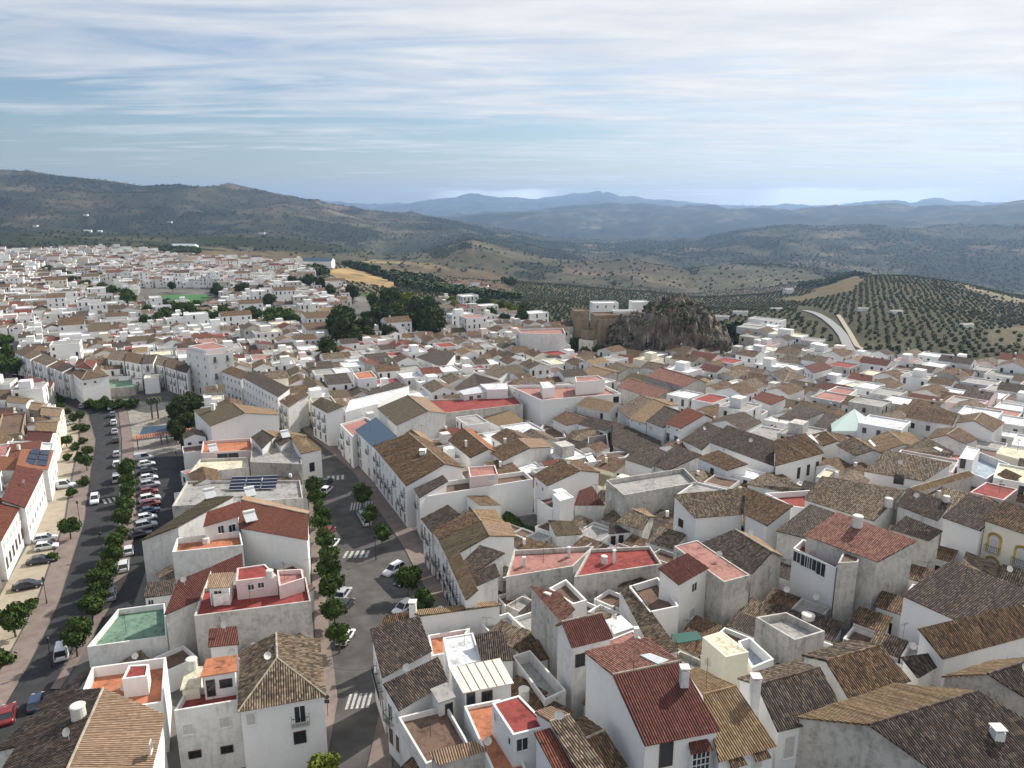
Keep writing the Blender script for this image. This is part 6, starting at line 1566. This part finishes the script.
# ---------------------------------------------------------------- cars
def paint(name, c, rough=.3):
    m, g, b = mat(name); b.inputs['Base Color'].default_value = (*c, 1); b.inputs['Roughness'].default_value = rough
    b.inputs['Coat Weight'].default_value = .5; b.inputs['Specular IOR Level'].default_value = .5
    return m
CP_ = {'white': (.72, .73, .74), 'black': (.02, .02, .022), 'grey': (.16, .17, .18), 'silver': (.42, .43, .45), 'red': (.20, .02, .02), 'blue': (.03, .05, .10), 'dark': (.03, .035, .045)}
CM = {k: paint('car paint ' + k, v) for k, v in CP_.items()}
M['tyre'] = plain('tyre rubber', (.02, .02, .02), .9)
M['rim'] = plain('wheel rim', (.4, .4, .42), .4, .5)
M['hl'] = plain('headlamp glass', (.7, .72, .75), .2)
M['tl'] = plain('tail lamp glass', (.4, .02, .02), .3)
def loft(b, secs, m=0):
    """secs: list of rings (same count) joined in order, ends closed"""
    k = len(b.v); n = len(secs[0])
    for s_ in secs: b.v += [tuple(p) for p in s_]
    for i in range(len(secs) - 1):
        for j in range(n):
            a = k + i * n + j; c = k + i * n + (j + 1) % n
            b.f.append((a, c, c + n, a + n)); b.m.append(m)
    b.f.append(tuple(k + j for j in range(n))[::-1]); b.m.append(m)
    b.f.append(tuple(k + (len(secs) - 1) * n + j for j in range(n))); b.m.append(m)
CARS = {}
def make_car(kind, colour):
    root = empty('parked_car')
    L, Wd, H = {'hatch': (4.0, 1.74, 1.47), 'suv': (4.4, 1.82, 1.66), 'van': (4.7, 1.85, 1.95), 'sedan': (4.5, 1.78, 1.44)}[kind]
    h = L / 2; w = Wd / 2
    belt = {'hatch': .92, 'suv': 1.02, 'van': 1.08, 'sedan': .90}[kind]
    hood = {'hatch': .82, 'suv': .95, 'van': .98, 'sedan': .80}[kind]
    b = MB()
    def ring(x, ws, zb, zt): return [(x, -w * ws, zb), (x, -w * ws, zb + (zt - zb) * .55), (x, -w * ws * .93, zt - .04), (x, -w * ws * .8, zt), (x, w * ws * .8, zt), (x, w * ws * .93, zt - .04), (x, w * ws, zb + (zt - zb) * .55), (x, w * ws, zb)]
    tail = {'hatch': belt, 'suv': belt, 'van': belt, 'sedan': belt - .02}[kind]
    loft(b, [ring(-h, .84, .38, tail - .12), ring(-h + .15, .96, .24, tail), ring(-h + .9, 1, .2, belt), ring(0, 1, .2, belt), ring(h * .42, 1, .2, belt - .02), ring(h * .52, .99, .2, hood + .03), ring(h - .35, .95, .22, hood - .08), ring(h - .06, .86, .28, hood - .22), ring(h, .78, .36, hood - .32)])
    body = b.build('body', CM[colour], root, True)
    # greenhouse
    rs, re_ = {'hatch': (-h + .55, h * .12), 'suv': (-h + .5, h * .14), 'van': (-h + .15, h * .3), 'sedan': (-h + 1.15, h * .08)}[kind]
    bs, be = {'hatch': (-h + .12, h * .52), 'suv': (-h + .12, h * .5), 'van': (-h + .04, h * .55), 'sedan': (-h + .55, h * .5)}[kind]
    c = MB()
    bz = belt - .03
    lo = [(bs, -w * .93, bz), (be, -w * .90, bz), (be, w * .90, bz), (bs, w * .93, bz)]
    hi = [(rs, -w * .74, H - .05), (re_, -w * .74, H - .05), (re_, w * .74, H - .05), (rs, w * .74, H - .05)]
    loft(c, [lo, hi]); c.build('windows', M['glass'], root)
    r = MB(); e = .03
    r.bx(rs - e, re_ + e, -w * .76, w * .76, H - .06, H - .01)
    for s_ in (-1, 1):
        for (p, q) in ((lo[1], hi[1]), (lo[0], hi[0])):
            r.tube((p[0], s_ * abs(p[1]), p[2]), (q[0], s_ * abs(q[1]), q[2]), .05, .045, 5, 0, False)
        mx = (rs + re_) / 2; r.tube((mx + .05, s_ * w * .93, bz), (mx, s_ * w * .755, H - .05), .045, .045, 5, 0, False)
        if kind == 'van': r.box(((bs + mx) / 2, s_ * w * .86, (bz + H) / 2), ((mx - bs) / 2, 0, 0), (0, .03, 0), (0, -s_ * .09, (H - bz) / 2 - .06))
    r.build('roof', CM[colour], root)
    for sx_ in (-1, 1):
        for sy in (-1, 1):
            t = MB(); x0 = sx_ * h * .62
            t.tube((x0, sy * (w - .2), .32), (x0, sy * (w + .01), .32), .32, .32, 14)
            wh = t.build('wheel', M['tyre'], root)
            t = MB(); t.tube((x0, sy * (w + .012), .32), (x0, sy * (w + .02), .32), .19, .18, 10); t.build('rim', M['rim'], wh)
    for sy in (-1, 1):
        t = MB(); t.box((h - .1, sy * w * .62, hood - .28), (.07, 0, 0), (0, .18, 0), (0, 0, .08)); t.build('headlight', M['hl'], root)
        t = MB(); t.box((-h + .06, sy * w * .72, belt - .2), (.07, 0, 0), (0, .1, 0), (0, 0, .13)); t.build('taillight', M['tl'], root)
    return root
def kids(o): return [c for c in S.collection.objects if c.parent == o]
def ccopy(o, parent=None):
    c = o.copy(); S.collection.objects.link(c); c.parent = parent
    for ch in TREE.get(o.name, []): ccopy(ch, c)
    return c
TREE = {}
AV = math.radians(90 + 26)       # along the avenue, driving away
def car(px, py, kind, col, ang, lab, group='cars parked along the streets', name='parked_car'):
    p = drape(px, py, .05)
    k = (kind, col)
    if k not in CARS:
        o = make_car(kind, col)
        CARS[k] = (o, [(c, list(c.children)) for c in o.children])
    else:
        o = CARS[k][0].copy(); S.collection.objects.link(o)
        for c, gs in CARS[k][1]:
            c2 = c.copy(); S.collection.objects.link(c2); c2.parent = o
            for q in gs: q2 = q.copy(); S.collection.objects.link(q2); q2.parent = c2
    o.location = p; o.rotation_euler = (0, 0, ang); o.name = name
    tag(o, lab, 'car', group)
    return o
A2 = AV + math.pi
car(95, 502, 'suv', 'white', AV + math.pi, 'white car driving towards the camera over the avenue crossing', None, 'car')
car(117, 481, 'van', 'silver', AV, 'pale van parked first behind the median trees on the avenue')
for i, (x, y, k, c, l) in enumerate([(117, 466, 'hatch', 'white', 'white car parked right behind the pale van'), (117, 456, 'hatch', 'silver', 'silver car parked second behind the pale van'), (116, 442, 'hatch', 'black', 'black car parked midway along the right kerb of the avenue'),
        (115, 433, 'sedan', 'silver', 'silver car parked beyond the black one on the avenue'), (114, 424, 'hatch', 'white', 'white car parked fourth from the upper avenue end'), (113, 416, 'hatch', 'grey', 'grey car parked near the leafy retaining wall'), (111, 409, 'suv', 'white', 'white car parked last at the upper end of the avenue')]):
    car(x, y, k, c, AV, l)
PK = [(144, 460, 'van', 'silver', 'pale van at the upper end of the median parking row'), (147, 466, 'hatch', 'white', 'white car second from the upper end of the median parking row'), (147, 473, 'sedan', 'dark', 'dark car behind the white second one in the median parking row'), (149, 480, 'hatch', 'white', 'white car under the middle of the median trees'),
      (150, 487, 'suv', 'silver', 'silver car just above the maroon one in the parking row'), (149, 494, 'hatch', 'red', 'maroon car in the median parking row'), (150, 501, 'suv', 'white', 'white car between the maroon and bright red cars'), (151, 506, 'hatch', 'red', 'bright red car showing its tail in the parking row'),
      (149, 513, 'sedan', 'blue', 'blue car in the median parking row'), (147, 520, 'hatch', 'white', 'white car just below the blue one in the parking row'), (146, 528, 'suv', 'silver', 'silver car near the lower end of the median parking row'), (140, 537, 'sedan', 'black', 'black car at the lower end of the median parking row')]
for x, y, k, c, l in PK: car(x, y, k, c, AV - math.pi / 2 + .15, l)
car(129, 553, 'hatch', 'white', AV, 'white car parked alone below the parking row'); car(124, 569, 'suv', 'white', AV, 'white car nearest above the green terrace')
car(111, 597, 'suv', 'silver', AV, 'silver car seen from behind left of the green terrace')
car(63, 655, 'van', 'white', AV, 'small white van half hidden under the lowest median trees'); car(37, 706, 'hatch', 'blue', AV, 'blue car beside the dark lean-to roof at bottom left')
car(8, 718, 'sedan', 'red', AV + .05, 'dark red car driving up the avenue at bottom left', None, 'car')
car(47, 549, 'hatch', 'white', .42, 'nearer white car of the pair on the sandy forecourt'); car(46, 541, 'hatch', 'white', .42, 'farther white car of the pair on the sandy forecourt')
car(41, 563, 'sedan', 'dark', .4, 'dark car between the white pair and the painted stripes'); car(28, 588, 'sedan', 'black', .45, 'long black car on the lowest part of the forecourt')
car(64, 488, 'van', 'white', .35, 'white pickup van parked beside the solar panel house'); car(66, 425, 'hatch', 'white', .35, 'white car parked among the garden bushes')
car(82, 408, 'hatch', 'grey', AV, 'grey car parked at the junction beside the gardens'); car(8, 384, 'hatch', 'silver', .6, 'silver car on the upper left street at the picture edge'); car(16, 378, 'sedan', 'black', .6, 'black car on the upper left street by the curved terrace')
CS = math.radians(90 + 22)
for x, y, k, c, l in [(327, 492, 'hatch', 'white', 'white car farthest up the left kerb of the centre street'), (327, 484, 'sedan', 'black', 'black car farthest up the left kerb of the centre street'), (329, 534, 'hatch', 'red', 'dark red car hidden under the clipped orange trees'), (333, 546, 'hatch', 'white', 'white car between the fifth and sixth orange trees'),
                      (343, 597, 'sedan', 'silver', 'silver car third from the lower end under the orange trees'), (346, 608, 'hatch', 'black', 'black car under the second lowest orange tree'), (346, 640, 'hatch', 'white', 'white car beside the lowest orange tree of the left row')]:
    car(x, y, k, c, CS - .55, l)
for x, y, k, c, l in [(360, 494, 'hatch', 'dark', 'dark car at the upper end of the right pavement'), (362, 517, 'hatch', 'silver', 'silver car under the second orange tree on the right pavement'), (366, 524, 'hatch', 'white', 'white car above the zebra crossing on the right pavement')]: car(x, y, k, c, CS, l)
car(394, 573, 'suv', 'white', CS - 1.0 + math.pi, 'big white car alone in the open part of the centre street'); car(406, 583, 'sedan', 'black', CS - 1.0 + math.pi, 'black car parked next to the big white one'); car(404, 611, 'hatch', 'white', CS - 1.0 + math.pi, 'white car half hidden behind the thin tiled roof')
car(314, 752, 'hatch', 'white', CS + .3, 'small white car parked against the hipped corner house')
for i, (x, y) in enumerate([(905, 420), (990, 398), (852, 342), (848, 332)]):
    pass
# ---------------------------------------------------------------- street furniture
def lamp(px, py, h, lab):
    p = drape(px, py)
    root = empty('street_lamp', p, 0, lab, 'lamp', 'iron street lamps along the streets')
    b = MB(); b.tube((0, 0, 0), (0, 0, .8), .12, .09, 8); b.tube((0, 0, .8), (0, 0, h), .055, .045, 6); b.build('pole', M['iron'], root)
    b = MB(); b.tube((0, 0, h), (0, 0, h + .5), .14, .24, 6); b.tube((0, 0, h + .5), (0, 0, h + .75), .26, .04, 6); b.build('lantern', M['iron'], root)
for x, y, l in [(47, 604, 'iron street lamp between the black car and the pink pavement'), (80, 523, 'iron street lamp beside the small rounded olive tree'), (103, 556, 'iron street lamp in the shade of the middle median trees'), (52, 668, 'iron street lamp at the lower end of the median'), (178, 470, 'iron street lamp on the pale square'), (73, 452, 'iron street lamp beside the garden bushes'), (376, 560, 'iron street lamp on the right pavement by the zebra crossing')]: lamp(x, y, 4.2, l)
p = drape(328, 716, 0)
root = empty('road_sign', p, 0, 'round and triangular road signs on one post at the foot of the centre street', 'sign')
b = MB(); b.tube((0, 0, 0), (0, 0, 3.0), .04, .04, 6); b.build('post', M['iron'], root)
b = MB(); b.tube((0, -.05, 2.7), (0, -.08, 2.7), .32, .32, 16); b.box((0, -.06, 2.05), (.3, 0, 0), (0, .015, 0), (0, 0, .25)); b.build('sign_plate', M['iron'], root)
# playground on the square
p0 = [drape(*q, .09) for q in ((143, 427), (172, 425), (170, 438), (138, 440))]
b = MB(); b.poly(p0); tag(b.build('playground_floor', M['blue']), 'blue rubber playground floor on the square', None, None, 'structure')
def pergola(px, py, lab, w=7, d=4.5):
    p = drape(px, py); root = empty('pergola', p, .5, lab, 'pergola')
    b = MB()
    for i in range(12): b.bx(-w / 2 + w * i / 12, -w / 2 + w * i / 12 + .36, -d / 2, d / 2, 2.9, 3.0)
    b.build('slats', M['f_orange'], root)
    for sx_ in (-1, 1):
        for sy in (-1, 1):
            b = MB(); b.bx(sx_ * w * .42 - .1, sx_ * w * .42 + .1, sy * d * .4 - .1, sy * d * .4 + .1, -.1, 2.9); b.build('post', M['dframe'], root)
pergola(150, 446, 'orange slatted pergola on the square, left one'); pergola(179, 442, 'orange slatted pergola on the square, right one')
p = drape(152, 426); root = empty('climbing_frame', p, .3, 'yellow and green climbing frame on the blue playground floor', 'play frame')
for i, (x_, c_) in enumerate(((-2, 'ochre'), (0, 'f_green'), (2, 'ochre'))):
    b = MB()
    for s_ in (-1, 1): b.tube((x_, s_ * .8, 0), (x_ + .3, 0, 2.2), .05, .05, 6)
    b.build('frame_leg', M[c_], root)
b = MB(); b.tube((-1.7, 0, 2.2), (2.3, 0, 2.2), .06, .06, 6); b.bx(-.5, .7, -.5, .5, 1.2, 1.3); b.build('platform', M['ochre'], root)
# ---------------------------------------------------------------- things on the roofs and terraces
def on(px, py, z): p = at(px, py, z); return p
DG = bpy.context.evaluated_depsgraph_get()
def zof(px, py):
    """height of whatever stands at that spot, found with a real ray"""
    dg = DG
    from mathutils import Vector
    o = Vector((0, 0, ZC)); d = Vector(ray(px, py)).normalized()
    for _ in range(12):
        ok, loc, nrm, idx, ob, mt = S.ray_cast(dg, o, d)
        if not ok: return None
        if ob.name.startswith('haze'): o = loc + d * .01; continue
        return np.array(loc)
    return None
def tank(px, py, lab, r=.55, h=1.3):
    p = zof(px, py)
    if p is None: return
    root = empty('water_tank', p, 0, lab, 'tank', 'pale round water tanks on the roofs')
    b = MB(); b.tube((0, 0, -.1), (0, 0, h), r, r * .96, 16); b.build('body', M['tank'], root)
    b = MB(); b.tube((0, 0, h), (0, 0, h + .08), r * 1.06, r * .9, 16); b.build('lid', M['tank'], root)
for x, y, l, r, h in [(524, 700, 'round tank standing on the red flat topped hut', .6, 1.4), (79, 717, 'round tank on the block behind the bright beige roof', .7, 1.3), (270, 577, 'small round tank on the bright red terrace', .5, 1.0), (604, 563, 'round white tank on the dark red terrace in the centre', .5, 1.1),
                    (888, 506, 'left one of the two round tanks behind the pink red roof', .6, 1.3), (896, 508, 'right one of the two round tanks behind the pink red roof', .6, 1.3), (808, 618, 'round tank seat on the bare concrete roof terrace', .8, .5), (857, 526, 'square based tank block on the pink red tiled roof', .7, 1.5),
                    (946, 501, 'round tank beside the dirty outer wall of the cloister house', .5, .8), (567, 410, 'small round tank in front of the modern white building', .5, .9), (206, 543, 'small tank on the plain white walled terrace', .6, .9), (192, 668, 'white tank beside the orange roofed hut', .6, 1.1)]: tank(x, y, l, r, h)
def heater(px, py, lab, rz=.6):
    p = zof(px, py)
    if p is None: return
    root = empty('solar_heater', p, rz, lab, 'solar heater', 'solar water heaters on the roofs')
    b = MB(); b.box((0, -.5, .75), (1.0, 0, 0), (0, .85, .5), (0, -.02, .04)); b.build('panel', M['metal'], root)
    b = MB(); b.tube((-1.0, .45, 1.45), (1.0, .45, 1.45), .28, .28, 12); b.build('tank', M['frame'], root)
    b = MB()
    for s_ in (-1, 1): b.tube((s_ * .8, .45, -.1), (s_ * .8, .45, 1.3), .03, .03, 5); b.tube((s_ * .8, -1.2, -.1), (s_ * .8, -1.2, .3), .03, .03, 5)
    b.build('stand', M['metal'], root)
for x, y, l in [(210, 497, 'solar heater on the olive brown roof ridge'), (250, 495, 'solar heater on the beige rear slope'), (250, 520, 'pale panel heater lying on the red front slope'), (213, 451, 'solar heater on the orange floored terrace'), (285, 437, 'solar heater on the small dark gable'),
                (589, 461, 'solar heater behind the white gabled house in the centre')]: heater(x, y, l)
p = zof(258, 488)
root = empty('solar_array', p, .1, 'large tilted blue solar array on the grey terrace above the red roofs', 'solar panels')
for i in range(3):
    b = MB(); b.box((-4 + i * 3.2, 0, 1.2), (1.5, 0, 0), (0, 1.6, .9), (0, -.02, .03)); q = b.build('panel', M['solar'], root)
    f = MB()
    for k in range(5): f.box((-4 + i * 3.2, (k / 2 - 1) * 1.5 - .03, 1.25 + (k / 2 - 1) * .85), (1.5, 0, 0), (0, .04, 0), (0, 0, .03))
    f.build('frame', M['frame'], q)
p1 = zof(34, 460)
if p1 is not None:
    root = empty('solar_array', p1, 0, 'block of dark solar panels on the orange avenue roof', 'solar panels')
    a_, b__, c_, d_ = [at(*q, p1[2] + dz) for q, dz in (((24, 466), -.1), ((47, 468), -.9), ((51, 452), -.7), ((32, 450), .3))]
    for i in range(2):
        for j in range(3):
            f = lambda u, v: (a_ * (1 - u) + b__ * u) * (1 - v) + (d_ * (1 - u) + c_ * u) * v + np.array((0, 0, .45)) - p1
            u0, u1, v0, v1 = i / 2 + .03, (i + 1) / 2 - .03, j / 3 + .02, (j + 1) / 3 - .02
            b = MB(); q = [f(u0, v0), f(u1, v0), f(u1, v1), f(u0, v1)]; b.poly(q); dn = np.array((0, 0, -.08))
            for k in range(4): b.poly([q[k], q[(k + 1) % 4], q[(k + 1) % 4] + dn, q[k] + dn])
            b.build('panel', M['solar'], root)
# aerials, dishes, air conditioners scattered over the nearer roofs
def aerial(p, lab, h=2.6, rz=0.):
    root = empty('aerial', p, rz, lab, 'aerial', 'thin metal television aerials on the roofs')
    b = MB(); b.tube((0, 0, -.3), (0, 0, h), .025, .02, 5); b.build('mast', M['iron'], root)
    b = MB(); b.tube((-.6, 0, h - .1), (.6, 0, h - .1), .015, .015, 4)
    for i in range(7): x_ = -.55 + i * .18; b.tube((x_, -.32 + i * .02, h - .1), (x_, .32 - i * .02, h - .1), .012, .012, 4)
    b.build('antenna', M['iron'], root)
def dish(p, lab, rz=0.):
    root = empty('satellite_dish', p, rz, lab, 'dish', 'satellite dishes on the roofs')
    b = MB(); b.tube((0, 0, -.2), (0, 0, .9), .03, .03, 5); b.build('stand', M['metal'], root)
    b = MB(); c = np.array((0, -.1, 1.0)); ax = unit((0, -.85, .5)); t = np.array((1., 0, 0)); u_ = np.cross(ax, t)
    R_ = [[tuple(c + ax * (.12 * (k / 3) ** 2) + (t * math.cos(a) + u_ * math.sin(a)) * .42 * k / 3) for a in np.linspace(0, 2 * math.pi, 15)[:-1]] for k in (1, 2, 3)]
    b.poly(R_[0])
    for k in (0, 1):
        for i in range(14): b.quad(R_[k][i], R_[k][(i + 1) % 14], R_[k + 1][(i + 1) % 14], R_[k + 1][i])
    b.build('reflector', M['tank'], root)
RN = random.Random(21)
near_h = sorted([q for q in ALLH if q[1] < 240 and 'label' in q[0]], key=lambda q: q[1])
import mathutils
dg = bpy.context.evaluated_depsgraph_get()
for n_, (ro, s_) in enumerate(near_h):
    if RN.random() > (.62 if s_ < 170 else .4): continue
    x_, y_ = ro.location.x + RN.uniform(-1.5, 1.5), ro.location.y + RN.uniform(-1.5, 1.5)
    ok, loc, nrm, idx, ob, mt = S.ray_cast(dg, mathutils.Vector((x_, y_, 60)), mathutils.Vector((0, 0, -1)))
    if not ok or ob.parent is None: continue
    own = ob.parent
    while own.parent: own = own.parent
    if own.name.startswith(('aerial', 'sat', 'wat')) or own is not ro: continue
    short = ro['label'].split(',')[0].split(' with ')[0]
    if RN.random() < .7: aerial(loc, 'thin television aerial on a mast above a tiled or flat roof', RN.uniform(1.8, 3.0), RN.random() * 3)
    else: dish(loc, 'pale satellite dish standing on a roof', RN.uniform(-.8, .8))
# laundry on the red terrace
p = zof(223, 606)
if p is not None:
    root = empty('laundry_line', p, .2, 'white washing hanging on a line over the bright red terrace', 'laundry')
    b = MB(); b.tube((-1.3, 0, 0), (-1.3, 0, 1.9), .03, .03, 5); b.tube((1.3, 0, 0), (1.3, 0, 1.9), .03, .03, 5); b.tube((-1.3, 0, 1.88), (1.3, 0, 1.88), .01, .01, 4); b.build('line', M['iron'], root)
    b = MB()
    for i in range(10):
        x0, x1 = -1.1 + i * .2, -1.1 + (i + 1) * .2; f = lambda q: .12 * math.sin(q * 7)
        b.quad((x0, f(x0), .35 + .3 * math.sin(x0 * 2)), (x1, f(x1), .35 + .3 * math.sin(x1 * 2)), (x1, 0, 1.88), (x0, 0, 1.88))
    b.build('sheet', M['cloth'], root)
# green tarpaulin roof, white skylights
p = zof(692, 641)
b = MB(); q = [at(*k, 8) for k in ((680, 640), (703, 637), (698, 630), (675, 634))]
if p is not None:
    q = [at(k[0], k[1], p[2] + 2.3) for k in ((678, 643), (703, 639), (697, 631), (672, 634))]
    c = sum(q) / 4; root = empty('canopy', c, 0, 'dark green canopy in the small yard below the grey sided house', 'canopy')
    b.poly([k - c for k in q]); b.poly([k - c - (0, 0, .1) for k in q])
    for i in range(4): b.poly([q[i] - c, q[(i + 1) % 4] - c, q[(i + 1) % 4] - c - (0, 0, .1), q[i] - c - (0, 0, .1)])
    b.build('cover', plain('green tarpaulin', (.015, .09, .07), .6), root)
    b = MB()
    for k in q: b.tube(k - c - (0, 0, 2.4), k - c, .05, .05, 5)
    b.build('posts', M['iron'], root)
def skyl(cs, z0, lab, m='metal', lift=.12, nm='skylight'):
    p = zof(sum(c[0] for c in cs) / 4, sum(c[1] for c in cs) / 4)
    if p is None: return
    b = MB(); q = []
    for c in cs:
        k = zof(*c); q.append(np.array(k if k is not None else p) + (0, 0, lift))
    b.poly(q)
    for i in range(4): b.poly([q[i], q[(i + 1) % 4], q[(i + 1) % 4] - (0, 0, .2), q[i] - (0, 0, .2)])
    tag(b.build(nm, M[m]), lab, 'skylight')
skyl([(640, 656), (658, 665), (669, 661), (650, 654)], 0, 'white corrugated skylight on the rear of the deep red striped roof')
skyl([(543, 593), (550, 596), (552, 594), (546, 592)], 0, 'small white skylight on the long orange tiled wing', 'cloth')
skyl([(808, 436), (820, 445), (822, 444), (811, 435)], 0, 'long thin white skylight strip right of the long white building', 'cloth')
skyl([(868, 441), (874, 447), (876, 446), (870, 440)], 0, 'small white skylight near the glass pyramid', 'cloth')
skyl([(933, 448), (941, 452), (943, 450), (936, 447)], 0, 'bright skylight on the broad brown roof at the right', 'cloth')
# glass pyramid over the cloister court
base = [at_h(*k, 7.2) for k in ((831, 424), (832, 431), (861, 431), (873, 422), (850, 418))]
ap = at_h(853, 421, 7.2) + np.array((0, 0, 3.0)); c = sum(base) / 5
root = empty('glass_pyramid', c, 0, 'pale green glass pyramid roof light among the brown roofs', 'roof light')
gm, _g, _b = mat('pale green roof glass'); _b.inputs['Base Color'].default_value = (.50, .62, .57, 1); _b.inputs['Roughness'].default_value = .25
b = MB()
for i in range(5): b.poly([base[i] - c, base[(i + 1) % 5] - c, ap - c])
b.build('glazing', gm, root)
b = MB()
for i in range(5): b.tube(base[i] - c, ap - c, .07, .07, 5); b.poly([base[i] - c, base[(i + 1) % 5] - c, base[(i + 1) % 5] - c - (0, 0, 3), base[i] - c - (0, 0, 3)])
b.build('frame', M['frame'], root)

# overhead cables
def cable(a, b, za, zb_, lab):
    p, q = drape(*a), drape(*b); p[2] += za; q[2] += zb_; c = (p + q) / 2
    root = MB(); pr = p - c
    for i in range(1, 11):
        t = i / 10; k = p + (q - p) * t - c; k[2] -= .8 * 4 * t * (1 - t); root.tube(pr, k, .022, .022, 4, 0, False); pr = k
    o = root.build('overhead_cable', M['iron']); o.location = c; tag(o, lab, 'cable')
cable((306, 600), (440, 575), 7, 7, 'long cable crossing the centre street above the big white car')
cable((326, 708), (384, 716), 6, 7, 'cable crossing the centre street near the lowest zebra crossing')
cable((300, 512), (425, 520), 7, 7.5, 'cable crossing the centre street above the raised crossing')
